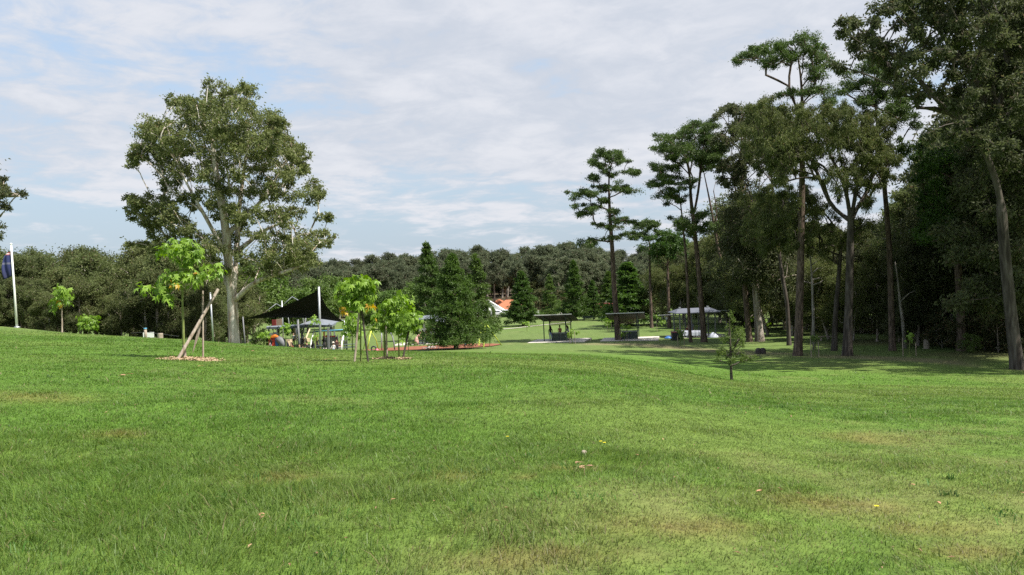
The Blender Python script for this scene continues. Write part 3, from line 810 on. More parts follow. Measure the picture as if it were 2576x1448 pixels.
hero('pine_tree', 'dark layered pine half hidden behind the drooping tree, left of the sky gap', 2245, 62,
     [[(2243, 820), (2240, 700), (2236, 600), (2226, 480), (2214, 380), (2205, 300), (2200, 200)]],
     b8([(540,405,50,24),(560,510,90,22),(520,500,50,18),(650,460,80,30),(740,470,110,40),(640,380,80,35),(820,560,80,40),(860,640,70,45),(890,700,40,30),(760,620,110,50),(700,540,90,45),(700,330,90,50),(780,400,80,40),(850,860,30,30),(820,840,50,40),(600,580,60,30)]),
     3.4, 'pine_leaf', 'pine_bark', 0.252, k=3.72, nper=150, Lw=(0.160, 0.072), crad=(1.05, 1.05, .62), sub=4, subr=.68, seed=22, zmin=7, rise=.35, expo=.5, csc=0.90, droop=.05)
GB = [(500,200,40,35),(560,170,70,40),(600,215,80,45),(660,230,60,40),(600,145,40,20),(560,250,60,40),(540,290,40,35),(640,285,70,40),(490,385,26,16),(720,50,60,50),(700,110,50,35),(790,30,90,50),(660,130,25,18),(870,40,90,50),(930,110,90,60),(850,150,90,50),(1000,50,120,60),
      (760,270,80,45),(830,250,60,40),(700,330,70,40),(880,320,110,45),(960,220,80,50),(1040,150,110,60),(1150,90,130,70),(1300,60,150,80),(1450,90,120,90),(1080,280,100,50),(1000,370,80,40),(780,400,70,40,.8),(860,470,110,50),(940,530,80,40),(800,520,60,30,.8),(1090,410,90,40),
      (1200,220,130,60),(1350,200,140,80),(1480,250,100,90),(1200,340,120,60),(1340,360,120,70),(1450,400,100,80),(1160,500,100,50),(1100,560,90,50),(1200,600,90,60),(1280,500,90,60),(1420,520,110,80),(1330,640,110,70),(1440,660,100,80),(1050,720,60,30),(1020,750,50,25),(1120,790,80,40),(1180,700,80,40),(1260,780,80,60),(1380,800,120,80),
      (900,-60,140,60),(1150,-80,170,80),(1400,-90,200,90),(1050,-20,100,50),(1300,-220,200,90),(1550,100,90,200),(1560,500,90,200),(1100,-200,150,60)]
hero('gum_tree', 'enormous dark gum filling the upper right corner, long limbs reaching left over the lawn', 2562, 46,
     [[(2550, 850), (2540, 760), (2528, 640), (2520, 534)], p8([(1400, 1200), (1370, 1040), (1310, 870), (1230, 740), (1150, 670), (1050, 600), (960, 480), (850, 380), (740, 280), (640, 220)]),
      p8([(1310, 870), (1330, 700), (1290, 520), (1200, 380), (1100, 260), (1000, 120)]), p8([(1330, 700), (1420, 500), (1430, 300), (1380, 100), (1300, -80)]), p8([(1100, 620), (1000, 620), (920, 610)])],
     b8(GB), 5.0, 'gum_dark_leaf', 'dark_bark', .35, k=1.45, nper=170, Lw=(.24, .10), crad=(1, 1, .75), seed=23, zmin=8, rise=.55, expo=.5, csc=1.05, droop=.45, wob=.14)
hero('pine_tree', 'dense dark green pine with fanned boughs beneath the enormous corner gum', 2420, 60,
     [[(2418, 820), (2412, 700), (2405, 600), (2395, 470), (2385, 390)]],
     b8([(905,880,25,18),(960,810,40,40,.8),(1000,870,90,40),(1080,870,80,40),(930,975,45,14),(1000,950,100,45),(1100,960,110,50),(1180,900,60,50),(1010,1040,90,45),(1120,1050,120,55),(1060,1130,120,60),(1200,1100,100,70),(1000,1200,80,60),(1120,1220,120,70),(1240,1220,90,80),(1050,1310,110,60),(1180,1340,110,70)]),
     3.6, 'conifer_leaf', 'pine_bark', .33, k=1.9, nper=160, Lw=(.22, .10), crad=(1.05, 1.05, .6), seed=24, zmin=3, rise=.15, csc=1.15, droop=.05)
hero('gum_tree', 'smaller olive gum with a pointed crown below the gap of sky on the right', 2300, 74,
     [[(2298, 800), (2292, 700), (2285, 600), (2285, 520)]],
     b8([(880,1070,40,35),(830,1110,60,40),(910,1110,70,40),(800,1180,60,40),(880,1180,90,50),(940,1170,60,50),(820,1250,80,50),(920,1260,90,60),(850,1330,100,60),(950,1340,80,60),(880,1410,100,60)]),
     4.0, 'row_leaf', 'gum_bark_grey', .27, k=1.5, nper=150, Lw=(.26, .11), crad=(1, 1, .8), seed=25, zmin=3, rise=.5, csc=1.25, droop=.4)
hero('drooping_tree', 'olive drooping tree whose slim trunk leans left of the thick dark pine trunk', 1985, 74,
     [[(1980, 760), (1968, 700), (1960, 640), (1950, 540), (1940, 440)], [(1960, 640), (1910, 560), (1880, 470)]],
     b7([(1200,70,90,60),(1300,60,80,60),(1180,170,90,60),(1290,170,90,60),(1400,130,90,60),(1240,280,90,50),(1360,270,90,60),(1450,260,80,60),(1260,370,80,40,.7),(1400,380,90,50,.8),(1300,440,60,40,.5),(1200,640,70,60),(1290,620,80,50),(1380,620,80,50),(1230,730,80,50),(1340,720,90,60),(1440,700,80,50),(1270,830,80,50),(1380,830,80,60),(1480,820,80,60)]),
     4.2, 'droop_leaf', 'dark_bark', 0.202, k=2.63, nper=170, Lw=(0.216, 0.060), crad=(1, 1, 1.0), seed=27, zmin=6, rise=.7, csc=0.86, droop=.9, outward=.2)
hero('gum_tree', 'dark dense gum cut off by the right edge behind the enormous corner gum', 2680, 54,
     [[(2676, 820), (2668, 640), (2650, 420), (2640, 200), (2640, 0)], [(2668, 560), (2580, 420), (2520, 340)], [(2655, 450), (2560, 260), (2500, 150)], [(2670, 640), (2570, 560), (2500, 520)]],
     [(2540,60,60,60),(2480,130,50,50),(2560,180,60,60),(2500,240,60,50),(2580,300,60,60),(2520,350,60,50),(2460,330,40,40),(2580,420,60,60),(2500,430,60,50),(2450,470,50,40),(2560,520,60,60),(2490,540,60,50),(2560,620,60,60),(2490,640,60,50),(2440,600,50,50),(2570,710,60,50),(2510,740,60,50),(2450,720,50,50),(2640,200,80,120),(2650,500,80,160),(2640,0,90,80),(2560,-40,70,60)],
     5.5, 'gum_dark_leaf', 'dark_bark', .42, k=1.5, nper=170, Lw=(.27, .12), crad=(1, 1, .8), seed=28, zmin=4, rise=.5, csc=1.15, droop=.4)
hero('gum_tree', 'unseen tall gum added wholly outside the right edge to shade the corner trunk and lawn', 2990, 43,  # added out of view so its crown shades the corner gum's trunk
     [[(2985, 700), (2975, 400), (2970, 100), (2970, -100)]],
     [(2880,100,90,90),(3000,80,90,90),(2960,-80,100,90),(2890,300,80,80),(3040,280,90,90),(2940,420,90,60),(3060,-60,90,90)],
     6.0, 'gum_dark_leaf', 'dark_bark', .36, k=.9, nper=120, Lw=(.34, .16), crad=(1, 1, .8), seed=29, zmin=5, rise=.5, csc=1.3, droop=.4)
# a branch tip entering at the left edge of the view
hero('gum_tree', 'dark gum mostly outside the left edge, only its branch tips showing against the sky', -150, 62,
     [[(-148, 700), (-140, 600), (-120, 520), (-60, 480), (0, 495), (45, 492)], [(-140, 600), (-80, 580), (-20, 560), (0, 545)]],
     [(5,475,25,16),(45,487,22,10),(0,505,18,10),(5,455,10,14),(20,525,18,6,.6),(-5,568,8,14),(-60,470,60,40),(-130,450,70,60),(-200,520,80,70),(-60,560,60,40),(-110,400,60,50),(-3,600,7,8)],
     4.0, 'gum_dark_leaf', 'gum_bark_grey', .35, k=1.6, nper=140, Lw=(.24, .10), crad=(1, 1, .7), seed=26, zmin=5, rise=.3, csc=.95)

# ------------------------------------------------------------------ template trees
def template(name, kind, H, R, seed, leaf, bark, n_cl, nper, Lw, r0, bare=0.35, lean=0.0, cr=1.3):
    """a free standing tree at the origin: kind round, tall, cone or shrub"""
    rng = np.random.default_rng(seed)
    root = empty(name, (0, 0, 0))
    top = np.array([rng.normal(0, lean), rng.normal(0, lean), H * .93])
    mid = np.array([rng.normal(0, .3 + lean), rng.normal(0, .3 + lean), H * .5])
    T = [np.array([[0, 0, -.4], mid * .5 + [0, 0, 0], mid, top])]
    cl = []
    if kind == 'cone':
        for q_ in range(n_cl):
            t = rng.random() ** 1.25
            z = H * (bare + (1 - bare) * t) * .97
            rr_ = R * (1 - t) ** .85 * (0.62 + .5 * rng.random()) + .12
            a = rng.uniform(0, 6.283); f = math.sqrt(rng.uniform(.15, 1))
            cl.append([math.cos(a) * rr_ * f, math.sin(a) * rr_ * f, z + .12 * rr_ * f])
        cl.append([0, 0, H * .98])
        rise, up, zm = .12, .05, H * bare * .4
    else:
        nl = 9 if kind == 'round' else 12
        lobes = []
        for q_ in range(nl):
            a = rng.uniform(0, 6.283); t = (q_ + rng.random()) / nl
            z = H * (bare + (1 - bare) * (0.12 + .78 * t))
            env = math.sqrt(max(0.05, 1 - ((t - .45) / .62) ** 2))
            rr_ = R * env * rng.uniform(.35, .85)
            lobes.append((math.cos(a) * rr_, math.sin(a) * rr_, z, R * rng.uniform(.34, .52)))
        lobes.append((0, 0, H * .9, R * .4))
        for q_ in range(n_cl):
            l_ = lobes[rng.integers(len(lobes))]
            v = norm(rng.normal(0, 1, 3)) * l_[3] * rng.uniform(.55, 1.0)
            v[2] = v[2] * .75 + .1
            cl.append([l_[0] + v[0], l_[1] + v[1], min(l_[2] + v[2], H)])
        rise, up, zm = .6, .12, H * bare * .6
    cl = np.array(cl)
    P_, par_, isT_ = skeleton(T, cl, rng, max(.5, H / 18), zm, rise, .12, up)
    link('trunk', wood_mesh('trunk', P_, par_, isT_, r0, M[bark], sides=6, rtip=.02 * H / 12, expo=.5), root)
    fl = .5 if kind == 'cone' else .7
    tt = np.clip(cl[:, 2:3] / H, 0, 1)
    cr = cr * (1.15 - .85 * tt) if kind == 'cone' else np.full((len(cl), 1), cr)
    link('crown', leaf_mesh('crown', cl, cr * np.array([[1, 1, fl]]), nper, Lw, rng, M[leaf], .25 if kind != 'cone' else .0, .5, 5, .5), root)
    return root

used = set()
def place(tm, px, d, h_scale, label, cat='tree', group=None, rz=None, wide=1.0, name=None):
    p = base(px, d)
    rz = random.uniform(0, 6.28) if rz is None else rz
    sc = (h_scale * wide, h_scale * wide, h_scale)
    if tm.name not in used:
        used.add(tm.name)
        tm.location = p; tm.rotation_euler = (0, 0, rz); tm.scale = sc
        tag(tm, label, cat, group)
        return tm
    return copy_tree(tm, label, p, rz, sc, group) if 'category' in tm else None

def place_to(tm, H, px, d, topy, label, **k):
    """scale so that the tree's top shows at image height topy"""
    zt_ = W(px, topy - 3, d)[2]; zb = base(px, d)[2]; H = H * .965
    return place(tm, px, d, (zt_ - zb) / H, label, **k)

# far wooded rise behind the park
FT = [template('forest_gum', 'tall', 20, 4.6, 100 + i_, 'forest_leaf', 'gum_bark_grey', 110, 85, (.60, .30), .34, bare=.25 + .05 * i_, lean=.8, cr=1.35) for i_ in range(5)]
FTOP = [(380, 640), (620, 660), (840, 655), (880, 652), (905, 664), (960, 645), (1010, 640), (1060, 650), (1100, 642), (1150, 628), (1210, 632), (1290, 640), (1350, 622), (1390, 622), (1440, 614), (1500, 624), (1560, 640), (1680, 620), (1800, 610), (2000, 560), (2576, 500)]
def ftop(px): return float(np.interp(px, [a for a, b_ in FTOP], [b_ for a, b_ in FTOP]))
def far_label(px, row):
    if px < 880: s_ = 'far wood behind the black sail'
    elif px < 1130: s_ = 'far wood left of the broad conifer'
    elif px < 1330: s_ = 'far wood above the orange roof'
    elif px < 1480: s_ = 'far wood above the first picnic shelter'
    elif px < 1660: s_ = 'far wood behind the solitary pine'
    else: s_ = 'far wood behind the hip shelter'
    return ('grey green gum in the front of the ' if row < 2 else 'grey green gum on the skyline of the ') + s_
rf = random.Random(5)
for row, (d, dx, dh) in enumerate(((226, 29, 34), (248, 30, 24), (275, 30, 10), (305, 27, 0))):
    px = 600 + row * 9
    while px < 1900:
        if not (row == 0 and 1180 < px < 1360):
            q = px + rf.uniform(-9, 9); k_ = rf.randrange(5)
            place_to(FT[k_], 20, q, d + rf.uniform(-8, 8), ftop(q) + dh + rf.uniform(-6, 13), far_label(q, row), group='gums of the far wood', wide=rf.uniform(.85, 1.15))
        px += dx * rf.uniform(.8, 1.2)

# the dark row behind the left crest
RT = [template('row_tree', 'round', 13, 4.6, 200 + i_, 'row_leaf', 'gum_bark_grey', 150, 110, (.36, .17), .30, bare=.08, cr=1.2) for i_ in range(4)]
RTOP = [(-200, 600), (-60, 640), (0, 625), (25, 640), (60, 616), (95, 632), (125, 668), (150, 660), (170, 650), (200, 640), (235, 630), (270, 640), (300, 668), (325, 680), (350, 640), (400, 610), (450, 640), (520, 660), (600, 690), (680, 700)]
def rtop(px): return float(np.interp(px, [a for a, b_ in RTOP], [b_ for a, b_ in RTOP]))
def row_label(px, k_):
    s_ = ('at the far left edge behind the flagpole' if px < 20 else 'between the flagpole and the first lime sapling' if px < 140 else 'behind the two small lime saplings' if px < 290 else
          'behind the white sign and bollards' if px < 430 else 'behind the leaning prop of the staked sapling' if px < 540 else 'behind the big pale gum trunk')
    return ('low dark bushy tree ' if k_ == 0 else 'tall dark bushy tree ') + s_
for row, (d, dx, dy_) in enumerate(((88, 34, 75), (100, 40, 28), (112, 36, 0))):
    px = -230 + row * 13
    while px < (560 if row == 0 else 640):
        q = px + rf.uniform(-7, 7)
        place_to(RT[rf.randrange(4)], 13, q, d + rf.uniform(-4, 4), rtop(q) + dy_ + rf.uniform(-8, 26), row_label(q, 0 if row == 0 else 1), group='dark trees of the left row', wide=rf.uniform(.85, 1.1))
        px += dx * rf.uniform(.85, 1.15)

# undergrowth closing the far wood
for row, (d, dx) in enumerate(((262, 26), (322, 24), (345, 22))):
    px = 620 + row * 8
    while px < 1900:
        q = px + rf.uniform(-6, 6)
        if not (row == 0 and 1180 < px < 1340):
            place_to(RT[rf.randrange(4)], 13, q, d + rf.uniform(-6, 6), ftop(q) + (70, 55, 40)[row] + rf.uniform(-8, 10), 'low bushy tree among the trunks of the ' + ('far wood left of the broad conifer' if q < 1130 else 'far wood above the orange roof' if q < 1330 else 'far wood above the first picnic shelter' if q < 1480 else 'far wood behind the solitary pine'), group='undergrowth of the far wood', wide=rf.uniform(1.2, 1.6))
        px += dx * rf.uniform(.85, 1.15)
# light green trees between the playground and the far wood
GT = [template('leafy_tree', 'round', 10, 3.6, 300 + i_, 'green_leaf', 'gum_bark_grey', 90, 85, (.42, .22), .22, bare=.1, cr=1.15) for i_ in range(3)]
for n_, (px, d, top, w_, lb) in enumerate(((640, 118, 680, 1.2, 'light green bushy tree right of the big gum trunk'), (700, 125, 700, 1.1, 'light green bushy tree behind the left tip of the shade sail'), (745, 122, 738, 1.2, 'low green tree behind the grey triangle frames'),
      (775, 150, 712, 1.1, 'green tree rising behind the middle of the shade sail'), (835, 160, 705, 1.0, 'green tree just right of the shade sail mast top'), (905, 150, 730, 1.1, 'green tree behind the yellow leaved sapling'), (945, 170, 715, .9, 'bright green tree right of the yellow leaved sapling'),
      (985, 150, 740, 1.3, 'low green tree behind the middle lime sapling'), (1035, 165, 722, 1.0, 'green tree left of the tallest background conifer'), (1240, 190, 776, .8, 'rounded green bush before the white gabled house'), (1330, 195, 757, 1.0, 'green bush right of the orange roof'), (1400, 190, 760, 1.0, 'green bush behind the first shelter roof'),
      (1480, 185, 745, 1.1, 'green bush left of the solitary tall pine'), (1620, 170, 742, 1.1, 'green bush right of the solitary tall pine'), (1700, 160, 735, 1.2, 'green bush behind the hip roofed shelter'))):
    place_to(GT[n_ % 3], 10, px, d, top, lb, group='light green trees and bushes', wide=w_)
BT = template('grey_tree', 'round', 9, 2.6, 333, 'bush_leaf', 'gum_bark_grey', 90, 85, (.45, .22), .2, bare=.04, cr=1.2)
place_to(BT, 9, 1367, 200, 733, 'smooth grey brown domed tree left of the yellow green young conifer', wide=1.3)
place_to(BT, 9, 1414, 205, 738, 'smooth grey brown domed tree right of the yellow green young conifer', wide=1.2)

# conifers on the middle lawn
CT = [template('conifer', 'cone', 10, 2.6, 400 + i_, 'conifer_leaf', 'pine_bark', 210, 85, (.34, .13), .2, bare=.05, cr=.62) for i_ in range(3)]
CL = [template('conifer', 'cone', 10, 2.6, 430 + i_, 'light_conifer_leaf', 'pine_bark', 150, 80, (.32, .12), .16, bare=.07, cr=.66) for i_ in range(2)]
CB = template('conifer', 'cone', 9, 3.6, 410, 'conifer_leaf', 'pine_bark', 420, 120, (.22, .085), .24, bare=.05, cr=.72)
place_to(CB, 9, 1146, 76, 648, 'broad dark conifer reaching the ground beside the red mulch play area', cat='conifer', wide=.92)
for n_, (px, d, top, w_, lb) in enumerate(((1083, 105, 622, .95, 'tallest pointed conifer, behind the broad dark one on its left'), (1204, 108, 648, .95, 'airy green conifer with a bare pale trunk right of the broad dark one'),
      (1316, 140, 690, 1.35, 'dark oval conifer standing alone on the lawn left of the first shelter'), (1386, 168, 697, 1.0, 'yellow green young conifer above the first shelter roof'),
      (1448, 155, 664, 1.05, 'dark pointed conifer right of the first shelter roof'), (1494, 158, 712, 1.1, 'small dark conifer between the two picnic shelters'), (1585, 128, 668, 1.8, 'dense dark conifer behind the solitary tall pine'), (1535, 150, 690, 1.2, 'dark conifer seen left of the solitary tall pine trunk'))):
    place_to((CL[n_ % 2] if n_ in (0, 1, 3) else CT[n_ % 3]), 10, px, d, top, lb, cat='conifer', wide=w_)

# the dark wood on the right
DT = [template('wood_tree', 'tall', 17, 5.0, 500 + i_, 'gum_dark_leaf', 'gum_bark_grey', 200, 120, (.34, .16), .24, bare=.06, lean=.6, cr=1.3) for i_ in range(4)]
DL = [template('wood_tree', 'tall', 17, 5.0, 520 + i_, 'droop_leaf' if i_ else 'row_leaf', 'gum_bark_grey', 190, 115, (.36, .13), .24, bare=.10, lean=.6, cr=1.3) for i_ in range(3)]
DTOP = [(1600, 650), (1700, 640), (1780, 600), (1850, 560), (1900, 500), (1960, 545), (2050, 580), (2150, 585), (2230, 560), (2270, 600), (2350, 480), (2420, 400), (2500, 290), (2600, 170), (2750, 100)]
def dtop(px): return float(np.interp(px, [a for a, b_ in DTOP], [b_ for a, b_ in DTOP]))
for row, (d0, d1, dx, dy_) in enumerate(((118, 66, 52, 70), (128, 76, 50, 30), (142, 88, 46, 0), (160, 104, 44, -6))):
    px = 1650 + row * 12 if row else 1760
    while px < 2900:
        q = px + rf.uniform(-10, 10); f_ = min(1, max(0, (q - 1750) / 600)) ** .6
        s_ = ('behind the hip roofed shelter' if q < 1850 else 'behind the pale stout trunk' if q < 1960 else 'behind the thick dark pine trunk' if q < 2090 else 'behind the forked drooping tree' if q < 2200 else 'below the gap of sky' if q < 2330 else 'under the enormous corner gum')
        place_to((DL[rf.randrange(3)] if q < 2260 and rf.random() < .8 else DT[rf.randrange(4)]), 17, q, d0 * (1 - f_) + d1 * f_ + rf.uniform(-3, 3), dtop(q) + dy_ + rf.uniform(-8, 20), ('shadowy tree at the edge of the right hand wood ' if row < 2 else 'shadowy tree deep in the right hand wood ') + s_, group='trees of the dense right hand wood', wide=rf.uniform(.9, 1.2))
        px += dx * rf.uniform(.85, 1.2)
# shrubs at the foot of the wood
ST = [template('shrub', 'round', 2.4, 1.4, 600 + i_, 'bush_leaf', 'gum_bark_grey', 45, 80, (.17, .07), .06, bare=.0, cr=.42) for i_ in range(3)]
SG = template('shrub', 'round', 2.4, 1.5, 610, 'green_leaf', 'gum_bark_grey', 45, 80, (.17, .08), .06, bare=.0, cr=.42)
sh_ = [(2338, 66, 1.0), (2372, 63, 1.1), (2395, 66, .9), (2420, 60, .9), (2452, 62, 1.1), (2482, 60, 1.0), (2512, 58, 1.0), (2540, 60, 1.2), (2575, 57, .9), (2610, 56, 1.2), (2300, 76, 1.1), (2250, 80, 1.2), (2200, 84, 1.2), (2150, 88, 1.2), (2100, 92, 1.3), (2050, 96, 1.3), (2000, 101, 1.3), (1950, 105, 1.2), (1900, 110, 1.2), (1850, 117, 1.2), (2445, 70, 1.6), (2530, 68, 1.7)]
for n_, (px, d, s_) in enumerate(sh_):
    place(ST[n_ % 3], px, d, s_, 'brownish scrubby bush at the wood edge right of the drooping trees' if px > 2320 else 'dark low bush behind the trunks at the far edge of the right lawn', cat='shrub', group='scrub along the right hand wood')
place(SG, 2478, 63, 1.7, 'rounded bright leaved bush under the enormous corner gum', cat='shrub')
place(SG, 2445, 58, .55, 'small fern green bush on the litter right of the bollard sized stump', cat='shrub')
place(SG, 596 + 60, 88, .9, 'dark green bush at the right foot of the big gum', cat='shrub')

# ------------------------------------------------------------------ small mesh builder
class MB:
    def __init__(s): s.v = []; s.f = []
    def add(s, vs, fs):
        k = len(s.v); s.v += [tuple(map(float, v)) for v in vs]; s.f += [tuple(k + i for i in f) for f in fs]; return s
    def box(s, c, size, rz=0.0, tilt=None, bev=0.0):
        hx, hy, hz = size[0] / 2, size[1] / 2, size[2] / 2
        cr, sr = math.cos(rz), math.sin(rz)
        vs = []
        for dz in (-hz, hz):
            for dx, dy in ((-hx, -hy), (hx, -hy), (hx, hy), (-hx, hy)):
                x, y, z = dx, dy, dz
                if tilt: z += tilt[0] * dx + tilt[1] * dy
                vs.append((c[0] + x * cr - y * sr, c[1] + x * sr + y * cr, c[2] + z))
        return s.add(vs, [(3, 2, 1, 0), (4, 5, 6, 7), (0, 1, 5, 4), (1, 2, 6, 5), (2, 3, 7, 6), (3, 0, 4, 7)])
    def tube(s, pts, r, n=8, cap=True):
        pts = [np.array(p, float) for p in pts]
        rs = [r] * len(pts) if isinstance(r, (int, float)) else list(r)
        k0 = len(s.v); prevx = None
        for i_, p in enumerate(pts):
            a = pts[max(0, i_ - 1)]; b_ = pts[min(len(pts) - 1, i_ + 1)]
            d = norm(b_ - a)
            ref = prevx if prevx is not None else (np.array([1.0, 0, 0]) if abs(d[0]) < .8 else np.array([0, 1.0, 0]))
            x = norm(ref - d * ref.dot(d)); y = np.cross(d, x); prevx = x
            for q_ in range(n):
                t = 2 * math.pi * q_ / n
                s.v.append(tuple(p + rs[i_] * (math.cos(t) * x + math.sin(t) * y)))
        for i_ in range(len(pts) - 1):
            for q_ in range(n):
                a = k0 + i_ * n + q_; b_ = k0 + i_ * n + (q_ + 1) % n
                s.f.append((a, b_, b_ + n, a + n))
        if cap:
            s.f.append(tuple(k0 + q_ for q_ in range(n))[::-1]); s.f.append(tuple(k0 + (len(pts) - 1) * n + q_ for q_ in range(n)))
        return s
    def lathe(s, c, prof, n=14):
        k0 = len(s.v)
        for r_, z in prof:
            for q_ in range(n):
                t = 2 * math.pi * q_ / n
                s.v.append((c[0] + r_ * math.cos(t), c[1] + r_ * math.sin(t), c[2] + z))
        for i_ in range(len(prof) - 1):
            for q_ in range(n):
                a = k0 + i_ * n + q_; b_ = k0 + i_ * n + (q_ + 1) % n
                s.f.append((a, b_, b_ + n, a + n))
        s.f.append(tuple(k0 + q_ for q_ in range(n))[::-1]); s.f.append(tuple(k0 + (len(prof) - 1) * n + q_ for q_ in range(n)))
        return s
    def build(s, name, mat, parent=None, smooth=False, bevel=0.0):
        me = bpy.data.meshes.new(name)
        me.from_pydata(s.v, [], s.f); me.materials.append(mat)
        me.polygons.foreach_set('use_smooth', [smooth] * len(me.polygons)); me.update()
        o = link(name, me, parent)
        if bevel:
            b_ = o.modifiers.new('bevel', 'BEVEL'); b_.width = bevel; b_.segments = 2; b_.limit_method = 'ANGLE'
        return o

def simple(name, mb, mat, loc, label, cat, group=None, smooth=False, kind=None, bevel=0.0):
    o = mb.build(name, mat, None, smooth, bevel)
    o.location = loc
    return tag(o, label, cat, group, kind)

M['galv'] = mat_plain('galvanised_steel', (0.42, 0.44, 0.46), .45, .6, .10)
M['white'] = mat_plain('white_paint', (0.78, 0.78, 0.76), .4, 0, .04)
M['offwhite'] = mat_plain('off_white_paint', (0.62, 0.62, 0.60), .6, 0, .06)
M['black_cloth'] = mat_plain('black_shade_cloth', (0.012, 0.013, 0.015), .85, 0, .2, 3, spec=.1)
M['grey_roof'] = mat_plain('grey_roof_sheet', (0.20, 0.225, 0.26), .45, .2, .06)
M['grey_cloth'] = mat_plain('grey_shade_cloth', (0.16, 0.175, 0.20), .8, 0, .06)
M['soffit'] = mat_plain('brown_roof_underside', (0.024, 0.019, 0.016), .8, 0, .12)
M['dark_green'] = mat_plain('dark_green_steel', (0.035, 0.055, 0.045), .5, .1, .1)
M['bbq'] = mat_plain('slate_green_panel', (0.075, 0.10, 0.095), .5, 0, .08)
M['steel_top'] = mat_plain('steel_top', (0.45, 0.46, 0.46), .35, .8, .05)
M['concrete'] = mat_plain('concrete', (0.52, 0.48, 0.43), .85, 0, .10, 1.2)
M['sand'] = mat_plain('sandstone', (0.50, 0.39, 0.26), .9, 0, .22, 2.0, .3)
M['mulch'] = mat_plain('red_softfall', (0.21, 0.075, 0.040), .95, 0, .25, 3.0, .3)
M['chip'] = mat_plain('wood_chip', (0.34, 0.25, 0.15), .95, 0, .3, 30.0, .6)
M['maroon'] = mat_plain('maroon_panel', (0.17, 0.028, 0.028), .5, 0, .1)
M['red'] = mat_plain('red_plastic', (0.50, 0.045, 0.03), .4, 0, .06)
M['orange'] = mat_plain('orange_plastic', (0.65, 0.19, 0.03), .4, 0, .05)
M['blue'] = mat_plain('blue_plastic', (0.035, 0.13, 0.38), .4, 0, .06)
M['sky_blue'] = mat_plain('light_blue_steel', (0.10, 0.33, 0.52), .4, 0, .05)
M['lime_steel'] = mat_plain('lime_yellow_steel', (0.55, 0.70, 0.10), .4, 0, .05)
M['charcoal'] = mat_plain('charcoal', (0.035, 0.037, 0.04), .6, 0, .15)
M['mid_grey'] = mat_plain('mid_grey', (0.16, 0.165, 0.175), .6, 0, .08)
M['tan'] = mat_plain('tan_panel', (0.25, 0.19, 0.14), .7, 0, .15)
M['tile'] = mat_plain('orange_tiles', (0.34, 0.12, 0.06), .8, 0, .18, 1.2)
M['brick'] = mat_plain('pink_brick', (0.36, 0.23, 0.17), .85, 0, .15, 4)
M['glass'] = mat_plain('dark_glass', (0.03, 0.04, 0.05), .12, 0, .1)
M['car_white'] = mat_plain('white_car_paint', (0.75, 0.76, 0.78), .2, 0, .02)
M['car_silver'] = mat_plain('silver_car_paint', (0.35, 0.37, 0.40), .25, .5, .03)
M['tyre'] = mat_plain('tyre_rubber', (0.02, 0.02, 0.02), .8, 0, .1)
M['asphalt'] = mat_plain('asphalt', (0.16, 0.155, 0.15), .9, 0, .15, 1.5)
M['kerb'] = mat_plain('kerb_stone', (0.45, 0.41, 0.33), .85, 0, .1)
M['pink'] = mat_plain('pink_plastic', (0.75, 0.16, 0.26), .5, 0, .05)
M['white_sheet'] = mat_plain('white_table_sheet', (0.40, 0.42, 0.50), .8, 0, .06)
M['rock'] = mat_plain('dark_rock', (0.06, 0.05, 0.045), .9, 0, .3, 5, .5)
M['stump'] = mat_plain('weathered_post', (0.30, 0.25, 0.20), .9, 0, .25, 9, .5)
M['dry_leaf'] = mat_leaf('dry_leaf', (0.42, 0.22, 0.11), (0.60, 0.36, 0.24), None, .2, .6, .2, 3)
M['petal'] = mat_leaf('yellow_petal', (0.75, 0.62, 0.03), (0.80, 0.70, 0.06), None, .3, .5, .2, 3)

# ------------------------------------------------------------------ made ground: softfall, road, kerb, path
def strip(name, pts_near, pts_far, mat, lift, kind='structure', n=40, mrows=5, label=None):
    """a sheet draped over the ground between two lines of ground points"""
    def line(pts):
        pts = np.array([p[:2] for p in pts]); s_ = np.concatenate([[0], np.cumsum(np.linalg.norm(np.diff(pts, axis=0), axis=1))])
        t = np.linspace(0, s_[-1], n)
        return np.stack([np.interp(t, s_, pts[:, 0]), np.interp(t, s_, pts[:, 1])], -1)
    A_, B_ = line(pts_near), line(pts_far)
    t = np.linspace(0, 1, mrows)[None, :, None]
    XY = A_[:, None] * (1 - t) + B_[:, None] * t
    Zs = ground(XY[..., 0], XY[..., 1]) + lift
    V = np.concatenate([XY, Zs[..., None]], -1).reshape(-1, 3)
    i_, j_ = np.meshgrid(np.arange(n - 1), np.arange(mrows - 1), indexing='ij')
    q_ = np.stack([i_ * mrows + j_, (i_ + 1) * mrows + j_, (i_ + 1) * mrows + j_ + 1, i_ * mrows + j_ + 1], -1).reshape(-1, 4)
    o = link(name, make_mesh(name, V, [q_], mat, smooth=True))
    if o.data.polygons[0].normal.z < 0: o.data.flip_normals()
    return tag(o, label, None, None, kind)

strip('softfall_ground', [base(p, d) for p, d in ((905, 84), (960, 81), (1030, 79.5), (1100, 78), (1150, 77.5), (1200, 79), (1240, 82), (1262, 86))],
      [base(p, d) for p, d in ((905, 86), (960, 89), (1030, 90), (1100, 90), (1150, 91), (1200, 90), (1240, 89), (1262, 87))], M['mulch'], .06, mrows=9)
strip('road', [base(p, d) for p, d in ((1190, 191), (1290, 189), (1345, 190), (1440, 196), (1560, 204), (1640, 214))],
      [base(p, d) for p, d in ((1190, 200), (1290, 198), (1345, 200), (1440, 207), (1560, 214), (1640, 224))], M['asphalt'], .12, n=60)
strip('kerb', [base(p, d) for p, d in ((1190, 190.4), (1290, 188.4), (1345, 189.4), (1440, 195.4), (1560, 203.4), (1640, 213.4))],
      [base(p, d) for p, d in ((1190, 191), (1290, 189), (1345, 190), (1440, 196), (1560, 204), (1640, 214))], M['kerb'], .22, n=60, mrows=2)
